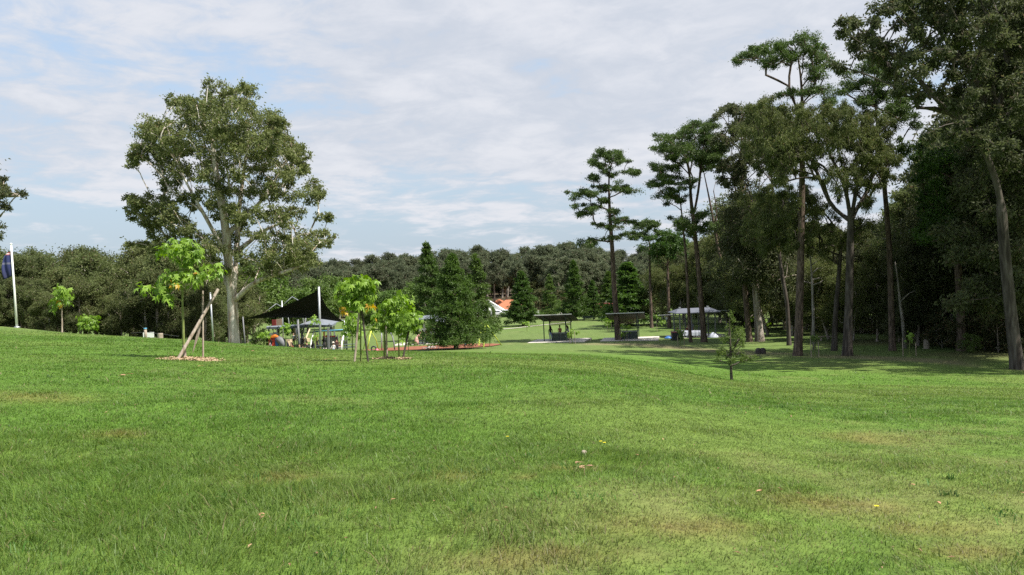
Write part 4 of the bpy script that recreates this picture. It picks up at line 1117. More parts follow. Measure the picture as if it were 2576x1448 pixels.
strip('footpath', [base(p, d) for p, d in ((1225, 127), (1290, 131), (1345, 137), (1400, 143), (1440, 148))],
      [base(p, d) for p, d in ((1225, 128.2), (1290, 132.2), (1345, 138.2), (1400, 144.2), (1440, 149.2))], M['concrete'], .06, n=40, mrows=2)
# worn sandy ground inside the playground
strip('playground_path', [base(p, d) for p, d in ((690, 96), (740, 95), (800, 94), (860, 95))], [base(p, d) for p, d in ((690, 99), (740, 99), (800, 98), (860, 99))], M['concrete'], .05, mrows=4)

# ------------------------------------------------------------------ people
SKIN = {'light': (0.50, 0.30, 0.21), 'tan': (0.33, 0.18, 0.11), 'dark': (0.13, 0.07, 0.045)}
_pm = {}
def pmat(c):
    if c not in _pm: _pm[c] = mat_plain('cloth_%d' % len(_pm), c, .8, 0, .08, 8, spec=.15)
    return _pm[c]

def person(px, d, rz, pose, top, bottom, hair, label, H=1.65, skin='light', hat=None, dz=0.0, long_hair=False, off=(0, 0), skirt=False, sleeves=True, loc=None):
    """one continuous skinned body; clothes are material zones, hair and hat are children"""
    b0 = base(px, d) if loc is None else np.array(loc, float)
    s_ = H / 1.70
    J = {}
    hip = .92
    def set_(n_, x, y, z, r_): J[n_] = (Vector((x, y, z)), r_)
    lean, sit, stride = {'stand': (0, 0, 0), 'bend': (.85, 0, 0), 'sit': (.12, 1, 0), 'walk': (.06, 0, 1), 'lean': (.35, 0, 0), 'crouch': (.4, 2, 0)}[pose]
    pz = {0: hip, 1: .50, 2: .38}[sit]
    def tl(h, y=0.0):      # a point up the leaning torso (the figure faces +y)
        return Vector((0, math.sin(lean) * h + y, pz + math.cos(lean) * h))
    def setv(n_, v, r_): J[n_] = (v, r_)
    setv('pelvis', Vector((0, 0, pz)), (.135, .105))
    setv('waist', tl(.16), (.115, .085)); setv('chest', tl(.36), (.15, .10)); setv('neck', tl(.52), (.052, .052))
    hd = lean * .55
    setv('head1', tl(.60) + Vector((0, .012, 0)), (.075, .085)); setv('head2', tl(.52) + Vector((0, math.sin(hd) * .20 + .02, math.cos(hd) * .20)), (.082, .098)); setv('head3', tl(.52) + Vector((0, math.sin(hd) * .27, math.cos(hd) * .27)), (.055, .06))
    bones = [('pelvis', 'waist'), ('waist', 'chest'), ('chest', 'neck'), ('neck', 'head1'), ('head1', 'head2'), ('head2', 'head3')]
    for sd, sg in (('L', -1), ('R', 1)):
        sh = tl(.46) + Vector((sg * .175, 0, 0)); setv('sh' + sd, sh, (.058, .058))
        if pose in ('stand', 'walk'):
            sw = .16 * sg * stride
            el = sh + Vector((sg * .05, -.02 + sw, -.28)); wr = el + Vector((0, .08 + sw * .6, -.23))
        elif pose in ('bend', 'lean'):
            el = sh + Vector((sg * .03, .10, -.25)); wr = el + Vector((-sg * .04, .18, -.13))
        else:
            el = sh + Vector((sg * .05, .06, -.26)); wr = el + Vector((-sg * .08, .22, -.02))
        setv('el' + sd, el, (.042, .042)); setv('wr' + sd, wr, (.028, .026))
        dr = (wr - el).normalized()
        palm = wr + dr * .07; setv('pa' + sd, palm, (.036, .018))
        bones += [('chest', 'sh' + sd), ('sh' + sd, 'el' + sd), ('el' + sd, 'wr' + sd), ('wr' + sd, 'pa' + sd)]
        side = dr.cross(Vector((0, 1, 0.2))).normalized()
        for fi in range(4):
            o_ = side * (.026 - .0175 * fi); ln = (.078, .088, .082, .064)[fi]
            setv('f%d' % fi + sd, palm + o_ + dr * ln * .55 + Vector((0, .008, 0)), (.009, .009)); setv('g%d' % fi + sd, palm + o_ * 1.1 + dr * ln + Vector((0, .022, 0)), (.0075, .0075))
            bones += [('pa' + sd, 'f%d' % fi + sd), ('f%d' % fi + sd, 'g%d' % fi + sd)]
        setv('th' + sd, wr + dr * .05 + side * .045 + Vector((0, .02, 0)), (.010, .010)); bones.append(('wr' + sd, 'th' + sd))
        hp = Vector((sg * .095, 0, pz - .05)); setv('hp' + sd, hp, (.092, .10))
        if sit == 0:
            st = .22 * sg * stride
            kn = Vector((sg * .10, .03 + st, .49)); an = Vector((sg * .11, st * 1.5 - (.06 if st < 0 else 0), .08))
        elif sit == 1:
            kn = Vector((sg * .12, .42, .50)); an = Vector((sg * .12, .46, .08))
        else:
            kn = Vector((sg * .15, .36, .50)); an = Vector((sg * .12, .06, .08))
        setv('kn' + sd, kn, (.062, .062)); setv('an' + sd, an, (.040, .042)); setv('to' + sd, an + Vector((sg * .02, .17, -.045)), (.042, .028))
        cf = kn.lerp(an, .35) + Vector((0, -.02, 0)); setv('cf' + sd, cf, (.055, .058))
        bones += [('pelvis', 'hp' + sd), ('hp' + sd, 'kn' + sd), ('kn' + sd, 'cf' + sd), ('cf' + sd, 'an' + sd), ('an' + sd, 'to' + sd)]
    names = list(J)
    me = bpy.data.meshes.new('person')
    me.from_pydata([tuple(J[n_][0] * s_) for n_ in names], [(names.index(a), names.index(b_)) for a, b_ in bones], [])
    tmp = bpy.data.objects.new('tmp', me); COL.objects.link(tmp)
    sk = tmp.modifiers.new('s', 'SKIN'); sk.use_smooth_shade = True
    tmp.modifiers.new('u', 'SUBSURF').levels = 1
    sv = me.skin_vertices[0].data
    for i_, n_ in enumerate(names):
        sv[i_].radius = tuple(q_ * s_ for q_ in J[n_][1]); sv[i_].use_root = (n_ == 'pelvis')
    dg = bpy.context.evaluated_depsgraph_get(); dg.update()
    body = bpy.data.meshes.new_from_object(tmp.evaluated_get(dg)); body.name = 'person'
    bpy.data.objects.remove(tmp)
    body.materials.clear()
    for m_ in (M.setdefault('skin_' + skin, mat_plain('skin_' + skin, SKIN[skin], .6, 0, .05)), pmat(top), pmat(bottom), M['charcoal']): body.materials.append(m_)
    # zones by the nearest bone
    segs = [(J[a][0] * s_, J[b_][0] * s_, a, b_) for a, b_ in bones]
    for p_ in body.polygons:
        c = p_.center; best = 1e9; bb = None
        for a, b_, an_, bn_ in segs:
            v = b_ - a; t = max(0, min(1, (c - a).dot(v) / max(v.dot(v), 1e-9)))
            q_ = (c - a - v * t).length
            if q_ < best: best = q_; bb = (an_, bn_, t)
        an_, bn_, t = bb
        k_ = 0
        if an_ in ('pelvis',) and bn_ != 'waist': k_ = 2
        elif an_ == 'pelvis': k_ = 2 if t < .25 else 1
        elif an_ == 'waist' or (an_ == 'chest' and (bn_ != 'neck' or t < .5)): k_ = 1
        elif an_.startswith('sh'): k_ = 1 if sleeves or t < .5 else 0
        elif an_.startswith('el'): k_ = 1 if sleeves == 2 else 0
        elif an_[:2] in ('hp', 'kn', 'cf'): k_ = 2
        elif an_.startswith('an'): k_ = 3
        p_.material_index = k_; p_.use_smooth = True
    o = link('person', body, None, b0 + np.array([off[0], off[1], dz]))
    o.rotation_euler = (0, 0, rz)
    tag(o, label, 'person')
    h2, h3 = J['head2'][0] * s_, J['head3'][0] * s_
    dirh = (h3 - J['neck'][0] * s_).normalized()
    mb = MB(); ce = h2 + dirh * .025 * s_ + Vector((0, -.018, 0)) * s_
    nu, nv = 12, 7
    vs, fs = [], []
    for a in range(nv):
        ph = -.5 + (math.pi / 2 + .5) * a / (nv - 1)
        for b_ in range(nu):
            th = 2 * math.pi * b_ / nu
            r_ = .108 * s_; x, y, z = r_ * .92 * math.cos(ph) * math.cos(th), r_ * 1.06 * math.cos(ph) * math.sin(th), r_ * 1.1 * math.sin(ph)
            if math.sin(th) > .35 and ph < .35: y *= .72; z = max(z, .035 * s_)
            vs.append((ce.x + x, ce.y + y, ce.z + z))
    for a in range(nv - 1):
        for b_ in range(nu): fs.append((a * nu + b_, a * nu + (b_ + 1) % nu, (a + 1) * nu + (b_ + 1) % nu, (a + 1) * nu + b_))
    mb.add(vs, fs)
    if long_hair:
        mb.tube([ce + Vector((0, -.06, .02)) * s_, ce + Vector((0, -.12, -.14)) * s_, ce + Vector((0, -.135, -.34)) * s_, ce + Vector((0, -.12, -.48)) * s_], [.085 * s_, .11 * s_, .10 * s_, .04 * s_], 9)
    # nose and eyes
    mb.build('hair', pmat(hair), o, True)
    fb = MB(); fy = h2.y + .098 * s_
    fb.tube([(0, fy - .012, h2.z + .02 * s_), (0, fy + .014, h2.z - .018 * s_)], [.006, .013], 6)
    fb.build('nose', body.materials[0], o, True)
    if hat:
        hb = MB(); hb.lathe((ce.x, ce.y, ce.z + .02 * s_), [(.19 * s_, .005), (.185 * s_, .02), (.115 * s_, .035), (.11 * s_, .11), (.07 * s_, .135)], 14)
        hb.build('hat', pmat(hat), o, True)
    if skirt:
        kb = MB(); kb.lathe((0, 0, 0), [(.30 * s_, .12 * s_), (.27 * s_, .45 * s_), (.19 * s_, .85 * s_), (.15 * s_, 1.0 * s_)], 14)
        kb.build('skirt', pmat(bottom), o, True)
    return o

# ------------------------------------------------------------------ flagpole, light pole, signs at the left
b0 = base(43, 58)
fp = empty('flagpole', b0, 'white flagpole with a limp dark flag at the far left on the crest', 'flagpole')
top = W(28, 617, 58) - b0
MB().tube([(0, 0, -.3), tuple(top * .5), tuple(top)], [.085, .07, .055], 12).build('pole', M['white'], fp, True)
MB().lathe(tuple(top), [(.03, 0), (.08, .04), (.08, .10), (.03, .14)], 10).build('finial', M['white'], fp, True)
MB().lathe((0, 0, -.02), [(.2, 0), (.2, .1), (.1, .12)], 12).build('foot_collar', M['galv'], fp, True)
M['flag'], N, L = new_mat('flag_cloth')
out = N.new('ShaderNodeOutputMaterial'); b = N.new('ShaderNodeBsdfPrincipled'); tcn = N.new('ShaderNodeTexCoord')
sp = N.new('ShaderNodeSeparateXYZ'); L.new(tcn.outputs['Object'], sp.inputs[0])
mr = N.new('ShaderNodeMapRange'); L.new(sp.outputs[2], mr.inputs[0]); mr.inputs[1].default_value = float(top[2]) - 2.2; mr.inputs[2].default_value = float(top[2]) - .45
cr_ = ramp(M['flag'].node_tree, mr.outputs[0], [(0.0, (.012, .016, .06)), (.45, (.03, .04, .14)), (.47, (.14, .14, .22)), (.53, (.14, .14, .22)), (.55, (.03, .04, .14)), (.84, (.03, .04, .14)), (.86, (.45, .04, .05)), (.9, (.6, .6, .62)), (.93, (.45, .04, .05)), (1, (.05, .05, .16))])
L.new(cr_, b.inputs['Base Color']); b.inputs['Roughness'].default_value = .8; L.new(b.outputs[0], out.inputs[0])
fv, ff = [], []
for a in range(15):
    for b_ in range(9):
        t = a / 14; u_ = b_ / 8
        px_ = top * (1 - .075 - .30 * t)
        fold = math.sin(u_ * 9 + t * 2.5) * .10 * u_
        fv.append((px_[0] - .07 - u_ * (.50 + .18 * math.sin(t * 2.8)), px_[1] + fold, px_[2] - .30 * u_ * (1 - t * .3)))
for a in range(14):
    for b_ in range(8): ff.append((a * 9 + b_, a * 9 + b_ + 1, (a + 1) * 9 + b_ + 1, (a + 1) * 9 + b_))
fl = MB().add(fv, ff).build('flag', M['flag'], fp, True)
sd_ = fl.modifiers.new('thick', 'SOLIDIFY'); sd_.thickness = .006

b0 = base(537, 47)
lp = empty('metal_pole', b0, 'thin grey metal pole standing left of the big gum trunk', 'pole')
top = W(529, 739, 47) - b0
MB().tube([(0, 0, -.3), tuple(top)], [.05, .045], 10).build('pole', M['galv'], lp, True)
MB().lathe(tuple(top), [(.055, -.02), (.055, .03), (.02, .05)], 10).build('pole_cap', M['galv'], lp, True)

b0 = base(374, 46)
sg_ = empty('low_sign', b0, 'low white sign board on the crest behind the blue capped post', 'sign')
k_ = 46 / FPX
MB().box((0, 0, 13 * k_ - .14), (27 * k_, .03, 14 * k_)).build('board', M['white'], sg_)
for sx in (-1, 1): MB().box((sx * 10 * k_, .03, .02), (.06, .05, .5)).build('post', M['galv'], sg_)
b0 = base(366.5, 45)
bp_ = empty('marker_post', b0, 'weathered timber post with a blue cap in front of the white sign', 'post')
MB().tube([(0, 0, -.2), (0, 0, .46)], .075, 10).build('post', M['stump'], bp_, True)
MB().tube([(0, 0, .46), (0, 0, .53)], .085, 10).build('cap', M['sky_blue'], bp_, True)
simple('bollard', MB().lathe((0, 0, -.2), [(.155, 0), (.155, .46), (.14, .50)], 12), M['stump'], base(403.5, 46), 'short thick timber bollard right of the white sign', 'bollard', smooth=False)
wr_ = MB()
A_ = base(366.5, 45) + np.array([0, 0, .3]); B_ = base(403.5, 46) + np.array([0, 0, .26]); C_ = base(450, 47) + np.array([0, 0, .2]); D_ = base(330, 45) + np.array([0, 0, .2])
wr_.tube([D_, A_, B_, C_], .012, 5)
simple('rail_wire', wr_, M['charcoal'], (0, 0, 0), 'thin dark wire strung past the blue capped post and bollard', 'wire')

# ------------------------------------------------------------------ lobed leaf saplings
_lob = []
for q_ in range(5):
    a = rad(-64 + 32 * q_) * 1.35; ln = (.62, .86, 1.0, .86, .62)[q_]
    _lob.append((math.sin(a) * ln, math.cos(a) * ln))
    if q_ < 4:
        a2 = rad(-48 + 32 * q_) * 1.35; _lob.append((math.sin(a2) * .42, math.cos(a2) * .42))
PALM = np.array([[0, 0, 0]] + [[x, y, -.22 * (x * x + y * y)] for x, y in _lob])
PALM_F = [np.array([[0, i_ + 1, i_ + 2] for i_ in range(8)])]

def lime_sapling(name, label, px, d, stem, lobes, nleaf, L_=.30, r0=.035, seed=1, yellow=(), group=None, stem_mat='green_stem', cat='sapling', half=.6, leaf='lime_leaf', pet=1.0):
    """stem: list of branches as pixel lines; lobes: (px,py,rx,ry) leaf masses"""
    rng = np.random.default_rng(seed)
    b0 = base(px, d); root = empty(name, b0, label, cat, group)
    T = []
    for i_, ln in enumerate(stem):
        pts = [W(p[0], p[1], d + (p[2] if len(p) > 2 else 0)) for p in ln]
        if i_ == 0: pts = [b0 - np.array([0, 0, .15])] + pts
        T.append(np.array(pts) - b0)
    mpp = d / FPX
    cl = []; 
    area = sum(l_[2] * l_[3] for l_ in lobes)
    for l_ in lobes:
        nb = max(2, int(nleaf * l_[2] * l_[3] / area / 7))
        for q_ in range(nb):
            a = rng.uniform(0, 6.283); r_ = math.sqrt(rng.random()) * .85
            dep_ = rng.uniform(-1, 1) * math.sqrt(1 - r_ * r_) * min(half, l_[2] * mpp)
            cl.append(W(l_[0] + math.cos(a) * r_ * l_[2], l_[1] + math.sin(a) * r_ * l_[3], d + dep_) - b0)
    cl = np.array(cl)
    P_, par_, isT_ = skeleton(T, cl, rng, .16, .5, .2, .05, .15)
    link('stem', wood_mesh('stem', P_, par_, isT_, r0, M[stem_mat], sides=7, rtip=.006, expo=.5), root)
    def leaves(cc, n_, nm, mt):
        ci = rng.integers(0, len(cc), n_)
        off = rng.normal(0, 1, (n_, 3)) * np.array([.55, .55, .42]) * L_ * .75 * pet
        p = cc[ci] + off
        out_ = norm(off * np.array([1, 1, .2]) + rng.normal(0, .15, (n_, 3)) * L_)
        ax = norm(out_ * .75 + rng.normal(0, .28, (n_, 3)) - UP * rng.uniform(.5, 2.2, (n_, 1)))
        up_ = norm(UP + out_ * .4 + rng.normal(0, .25, (n_, 3)))
        sd = norm(np.cross(ax, up_)); nr = np.cross(sd, ax)
        s = rng.uniform(.5, 1.05, (n_, 1, 1)) * L_
        T_ = PALM[None]
        V = p[:, None] + s * (T_[..., 0:1] * .85 * sd[:, None] + T_[..., 1:2] * ax[:, None] + T_[..., 2:3] * nr[:, None])
        k = np.arange(n_)[:, None, None] * len(PALM)
        link(nm, make_mesh(nm, V.reshape(-1, 3), [(k + PALM_F[0][None]).reshape(-1, 3)], M[mt]), root)
    leaves(cl, nleaf, 'leaves', leaf)
    if yellow:
        yc = np.array([W(y_[0], y_[1], d - .2) - b0 for y_ in yellow])
        leaves(yc, 3 * len(yellow), 'yellowed_leaves', 'yellow_leaf')
    return root

def stake(p1, p2, d1, d2, r, label, group=None, mat='stake_wood', square=True, cat='stake', name='timber_stake'):
    """p1 foot pixel column; p2 top pixel"""
    f = base(p1, d1); t = W(p2[0], p2[1], d2) - f
    mb = MB().tube([tuple(-t * .06), tuple(t)], r, 4 if square else 10)
    return simple(name, mb, M[mat], f, label, cat, group)

def chip_ring(px, d, rx, ry, label, seed):
    rng = np.random.default_rng(seed)
    b0 = base(px, d); n_ = int(900 * rx * ry) + 120
    a = rng.uniform(0, 6.283, n_); r_ = np.sqrt(rng.random(n_)) * (1 + .25 * np.sin(a * 3 + seed))
    x = b0[0] + np.cos(a) * r_ * rx; y = b0[1] + np.sin(a) * r_ * ry; z = ground(x, y) + .03 * (1.2 - r_) + rng.uniform(.01, .045, n_)
    p = np.stack([x, y, z], -1) - b0
    ax = norm(rng.normal(0, 1, (n_, 3)) * [1, 1, .3]); sd = norm(np.cross(ax, UP + rng.normal(0, .3, (n_, 3)))); nr = np.cross(sd, ax)
    V = p[:, None] + np.array([[-.5, -.5, 0], [.5, -.5, 0], [.5, .5, 0], [-.5, .5, 0]])[None, :, 0:1] * .035 * sd[:, None] + np.array([-.5, -.5, .5, .5])[None, :, None] * rng.uniform(.03, .09, (n_, 1, 1)) * ax[:, None]
    k = np.arange(n_)[:, None] * 4 + np.arange(4)[None]
    # a shallow heap underneath
    th = np.linspace(0, 2 * math.pi, 28, endpoint=False); hp = [[0, 0, .05]]
    for ring_ in (.5, 1.0):
        for t in th:
            q_ = ring_ * (1 + .25 * math.sin(t * 3 + seed)); xx, yy = math.cos(t) * q_ * rx, math.sin(t) * q_ * ry
            hp.append([xx, yy, float(ground(b0[0] + xx, b0[1] + yy)) - b0[2] + (.045 if ring_ < 1 else -.01)])
    hv = np.array(hp); o_ = len(V) * 4
    f3 = np.array([[0, 1 + i_, 1 + (i_ + 1) % 28] for i_ in range(28)]) + o_
    f4 = np.array([[1 + i_, 29 + i_, 29 + (i_ + 1) % 28, 1 + (i_ + 1) % 28] for i_ in range(28)]) + o_
    o = link('wood_chips', make_mesh('wood_chips', np.vstack([V.reshape(-1, 3), hv]), [k, f3, f4], M['chip']), None, b0)
    return tag(o, label, 'mulch', kind='stuff')

d_ = 23.2
lime_sapling('sapling', 'lanky lime green sapling beside the leaning timber prop, big lobed leaves in three tiers', 463, d_,
    [[(462, 850), (459, 760), (460, 700), (456, 650), (450, 615)], [(459.5, 760), (430, 742), (405, 728, -.1), (380, 722, -.1)], [(460, 715), (490, 690, .1), (520, 680, .1), (540, 682, .1)], [(457, 670), (480, 640), (495, 628)], [(456, 660), (430, 640), (408, 628)]],
    [(452,612,46,18),(412,628,22,18),(492,634,18,24),(460,640,38,22),(395,722,30,16),(365,722,18,12),(425,705,34,16),(462,690,34,16),(500,690,26,14),(480,712,24,12),(530,678,26,12),(548,692,10,16),(415,742,18,10)],
    420, L_=.25, r0=.042, seed=1, yellow=((430, 712), (478, 690)), half=.55)
lp_ = stake(447, (549, 728), d_ - .5, d_ + .4, .045, 'long weathered round prop leaning right across the staked lime sapling', square=False, name='timber_prop', cat='prop')
stake(511, (510, 732), d_ + .2, d_ + .2, .028, 'upright square stake right of the leaning prop')
stake(466, (463, 868), d_ - .1, d_ - .1, .045, 'short broken stake at the foot of the lanky lime sapling')
stp = MB(); f_ = base(487, d_ + .1); a_ = W(507, 800, d_ + .2) - f_; stp.add([(-.03, 0, .15), (.05, .02, .35), tuple(a_ * .6 + np.array([.05, 0, .05])), tuple(a_), tuple(a_ + np.array([-.05, 0, -.05])), tuple(a_ * .55 + np.array([-.06, 0, 0]))], [(0, 1, 2, 5), (5, 2, 3, 4)])
o_ = simple('tie_strap', stp, M['stake_wood'], f_, 'loose brown webbing strap hanging from the stake beside the prop', 'strap'); o_.modifiers.new('t', 'SOLIDIFY').thickness = .012
chip_ring(486, 22.9, .85, .55, 'pale wood chips round the foot of the leaning prop and its sapling', 3)
lime_sapling('sapling', 'small lime sapling with one yellow leaf, first right of the flagpole', 156, 52, [[(156, 800), (156, 765), (158, 735)]],
    [(160,732,22,14),(146,745,14,14),(172,752,16,12),(158,755,22,12),(142,768,10,12)], 150, L_=.36, r0=.05, seed=2, yellow=((142, 763), (150, 764)), half=.5, stem_mat='stake_wood')
lime_sapling('sapling', 'low bushy lime sapling between the small stalked one and the white sign', 222, 52, [[(222, 820), (222, 800)]],
    [(214,800,16,10),(232,802,16,12),(222,812,24,12),(206,818,12,10),(240,818,10,10)], 170, L_=.34, r0=.04, seed=4, half=.5)
lime_sapling('sapling', 'round headed lime sapling with orange yellow lower leaves on crossed stakes', 908, 24,
    [[(907, 860), (908, 800), (906, 760), (900, 720)], [(906, 770), (880, 740), (870, 735)], [(906, 765), (930, 735), (935, 720)], [(905, 750), (900, 710), (898, 700)]],
    [(898,708,30,18),(872,722,18,16),(926,718,18,16),(900,735,34,16),(868,752,18,14),(896,756,24,12),(924,748,18,14),(934,730,10,12),(912,765,22,10)],
    400, L_=.24, r0=.03, seed=5, yellow=((869, 770), (863, 784), (931, 772), (938, 784)), half=.5)
stake(892, (905, 770), 23.8, 24, .032, 'pale stake leaning right under the round headed lime sapling', square=False)
stake(926, (909, 772), 23.8, 24, .030, 'darker stake leaning left under the round headed lime sapling', mat='dark_bark', square=False)
lime_sapling('sapling', 'tall middle lime sapling with twin green stems in its wood chip ring', 967, 25.5, [[(967, 860), (966, 810), (968, 780), (985, 755)], [(969, 893), (971, 860), (972, 800)], [(966, 812), (955, 790)]],
    [(1000,757,26,16),(972,768,22,16),(1018,775,12,18),(950,800,16,16),(968,808,24,18),(990,790,28,18),(1005,800,20,18),(956,822,14,10)], 430, L_=.23, r0=.035, seed=6, half=.6)
stake(974, (971, 815), 25.4, 25.4, .028, 'upright stake beside the twin stemmed middle lime sapling')
lime_sapling('sapling', 'right hand lime sapling hanging over a stake that leans right', 1004, 25, [[(1003, 870), (1003, 820), (1010, 800), (1030, 790)]],
    [(1036,785,22,14),(1020,800,18,16),(1048,805,12,18),(1030,815,22,12),(1008,825,14,14),(1014,840,10,10)], 230, L_=.23, r0=.03, seed=7, half=.5)
stake(1013, (1034, 806), 24.8, 25, .030, 'dark stake leaning right under the right hand lime sapling', mat='dark_bark', square=False)
chip_ring(970, 25.3, .34, .3, 'small ring of wood chips under the twin stemmed middle sapling', 5)
chip_ring(1013, 24.7, .25, .22, 'small patch of wood chips at the foot of the right leaning stake', 6)
lime_sapling('sapling', 'darker green sapling behind the crossed stakes of the round headed one', 887, 38, [[(887, 850), (888, 825), (888, 805)]],
    [(888,800,16,10),(876,815,14,10),(902,815,14,12),(888,822,22,10),(878,835,10,8),(904,838,10,12)], 170, L_=.28, r0=.03, seed=8, half=.5)
_small = [(793, 63, 880, [(792, 800, 8, 8), (797, 809, 10, 9), (788, 812, 7, 7)], 60, 'little lime sapling in front of the shade sail mast'),
          (795, 64, 880, [(794, 845, 8, 5), (790, 850, 6, 5)], 35, 'tiny lime sapling at the foot of the shade sail mast'),
          (720, 62, 874, [(722, 812, 9, 8), (714, 822, 10, 7), (727, 824, 10, 7), (722, 830, 10, 6)], 75, 'small lime sapling under the left part of the shade sail'),
          (668, 60, 866, [(668, 836, 10, 6), (660, 844, 9, 7), (674, 846, 8, 6)], 65, 'small lime sapling below the left tip of the shade sail'),
          (1571, 88, 862, [(1566, 822, 9, 7), (1576, 826, 9, 9), (1570, 836, 10, 7)], 70, 'lime green sapling on stakes in front of the second picnic shelter'),
          (1440, 84, 868, [(1438, 833, 8, 6), (1446, 838, 8, 7), (1432, 842, 6, 6)], 60, 'lime green sapling on three stakes right of the first picnic shelter'),
          (1713, 78, 882, [(1711, 832, 7, 6), (1717, 838, 6, 7), (1713, 846, 6, 6)], 70, 'leafy staked sapling beside the red lidded bin'),
          (1658, 108, 816, [(1655, 800, 8, 8), (1664, 804, 8, 8), (1660, 814, 8, 5)], 60, 'lime green sapling left of the hip roofed shelter'),
          (1532, 112, 830, [(1528, 806, 7, 6), (1536, 808, 7, 8), (1530, 815, 7, 5)], 55, 'lime green sapling behind the left corner of the second picnic shelter'),
          (1326, 120, 826, [(1322, 812, 7, 6), (1330, 816, 6, 6)], 40, 'small lime bush at the foot of the lone oval conifer'),
          (1883, 96, 845, [(1878, 800, 9, 8), (1888, 804, 9, 9), (1880, 810, 10, 7)], 65, 'bright lime sapling left of the pale stout trunk'),
          (1925, 96, 840, [(1920, 808, 8, 6), (1930, 810, 7, 6), (1926, 815, 7, 5)], 50, 'bright lime sapling right of the pale stout trunk'),
          (2288, 56, 905, [(2290, 845, 10, 7), (2296, 852, 9, 8), (2284, 848, 7, 6)], 60, 'lime sapling between two stakes under the gap of sky'),
          (2050, 58, 890, [(2044, 848, 8, 5), (2052, 852, 8, 5), (2056, 846, 5, 4)], 40, 'thin leaved sapling inside the paired stakes right of the thick dark trunk'),
          (1232, 80, 868, [(1232, 820, 12, 10), (1243, 828, 14, 12), (1226, 836, 12, 10), (1238, 842, 12, 8), (1256, 832, 8, 6)], 200, 'feathery green sapling between the yellow legs of the swing frame'),
          (1028, 66, 876, [(1030, 835, 12, 8), (1026, 848, 12, 8), (1034, 860, 10, 8)], 120, 'slender green sapling behind the right leaning stake')]
for n_, (px, d, by, lb, nl, lab) in enumerate(_small):
    ty = min(l_[1] for l_ in lb)
    lime_sapling('sapling', lab, px, d, [[(px - 1, (by + ty) / 2), (lb[0][0], ty + 4)]], lb, nl, L_=.16 * d / 75 + .12, r0=.035, seed=30 + n_, half=.6, leaf='green_leaf' if 'leafy' in lab or 'feathery' in lab or 'slender' in lab or 'thin' in lab else 'lime_leaf')
for (px, d, ty, lab, grp) in ((1434, 84, 832, 'left', 0), (1447, 84, 834, 'right', 0), (1561, 88, 826, 'left', 1), (1578, 88, 828, 'right', 1), (1706, 78, 846, 'left', 2), (1722, 78, 846, 'right', 2),
                              (2041, 58, 852, 'left', 3), (2060, 58, 850, 'right', 3), (2272, 56, 850, 'left', 4), (2305, 56, 862, 'right', 4), (1653, 108, 800, 'left', 5), (1529, 112, 808, 'left', 6), (1539, 112, 808, 'right', 6)):
    wh = ('beside the sapling right of the first picnic shelter', 'beside the sapling before the second picnic shelter', 'beside the sapling at the red lidded bin', 'of the pair right of the thick dark trunk',
          'at the lime sapling under the gap of sky', 'beside the sapling left of the hip roofed shelter', 'behind the second picnic shelter')[grp]
    stake(px, (px - 2, ty), d, d, .03, '%s hand slim stake %s' % (lab, wh))

# small she-oak like tree standing alone in the lawn on the right
fe = hero('small_tree', 'small sparse feathery tree standing alone on the right of the lawn', 1840, 33,
     [[(1839, 930), (1838, 890), (1836, 840), (1835, 790)], [(1839, 925), (1862, 908), (1890, 905)], [(1838, 900), (1815, 890)], [(1838, 890), (1850, 872), (1862, 850)]],
     [(1836,790,8,10,.6),(1838,815,10,14,.7),(1855,832,16,12),(1865,845,14,14),(1825,860,14,12,.7),(1846,862,14,14,.7),(1868,868,12,12,.7),(1820,885,18,10),(1845,890,20,12),(1868,900,18,10),(1890,906,16,7,.7),(1806,905,10,7,.5),(1812,880,8,8,.5),(1850,912,18,6,.6),(1833,845,10,14,.8)],
     .55, 'feather_leaf', 'dark_bark', .062, k=20.0, nper=70, Lw=(.11, .022), crad=(.42, .42, .4), droop=.5, seed=41, step=.2, zmin=.6, rise=.2, wob=.1, up=.1, csc=.6, dens_=1.0)

# ------------------------------------------------------------------ shade sail
ds_ = 82
sail = empty('shade_sail', base(807, ds_), 'large black shade sail rising to a tall grey mast over the playground', 'shade sail')
s0 = np.array(sail.location)
PA = W(803, 729, ds_) - s0; PB = W(616, 803, ds_ + 7) - s0; PC = W(867, 812, ds_ + 9) - s0; PD = W(770, 801, ds_ + 17) - s0
nu, nv = 26, 22
sv_, sf_ = [], []
def quadp(u, v):
    """corner order A (0,0) B (1,0) D (1,1) C (0,1), edges drawn in towards the middle"""
    p = (1 - u) * (1 - v) * PA + u * (1 - v) * PB + u * v * PD + (1 - u) * v * PC
    cen = (PA + PB + PC + PD) / 4
    eu = u * (1 - u) * 4; ev = v * (1 - v) * 4
    pull = .16 * (eu * (1 - ev) + ev * (1 - eu))
    return p + (cen - p) * pull
for a in range(nu + 1):
    for b_ in range(nv + 1): sv_.append(quadp(a / nu, b_ / nv))
for a in range(nu):
    for b_ in range(nv): sf_.append((a * (nv + 1) + b_, (a + 1) * (nv + 1) + b_, (a + 1) * (nv + 1) + b_ + 1, a * (nv + 1) + b_ + 1))
cl_ = MB().add(sv_, sf_).build('sail_cloth', M['black_cloth'], sail, True); cl_.modifiers.new('t', 'SOLIDIFY').thickness = .012
top = W(802, 722, ds_) - s0
MB().tube([(0, 0, -.3), tuple(top * .5), tuple(top)], [.14, .12, .11], 14).build('mast', M['galv'], sail, True)
for px_, P_, nm in ((618, PB, 'post'), (872, PC, 'post'), (752, PD, 'post')):
    f_ = base(px_, P_[1] + s0[1]) - s0
    tp_ = P_ + np.array([(-.25 if px_ < 700 else .2 if px_ > 800 else 0), .1, .25])
    MB().tube([tuple(f_ - [0, 0, .3]), tuple(tp_)], [.09, .07] if px_ < 700 else [.11, .09], 12).build('post', M['mid_grey'], sail, True)
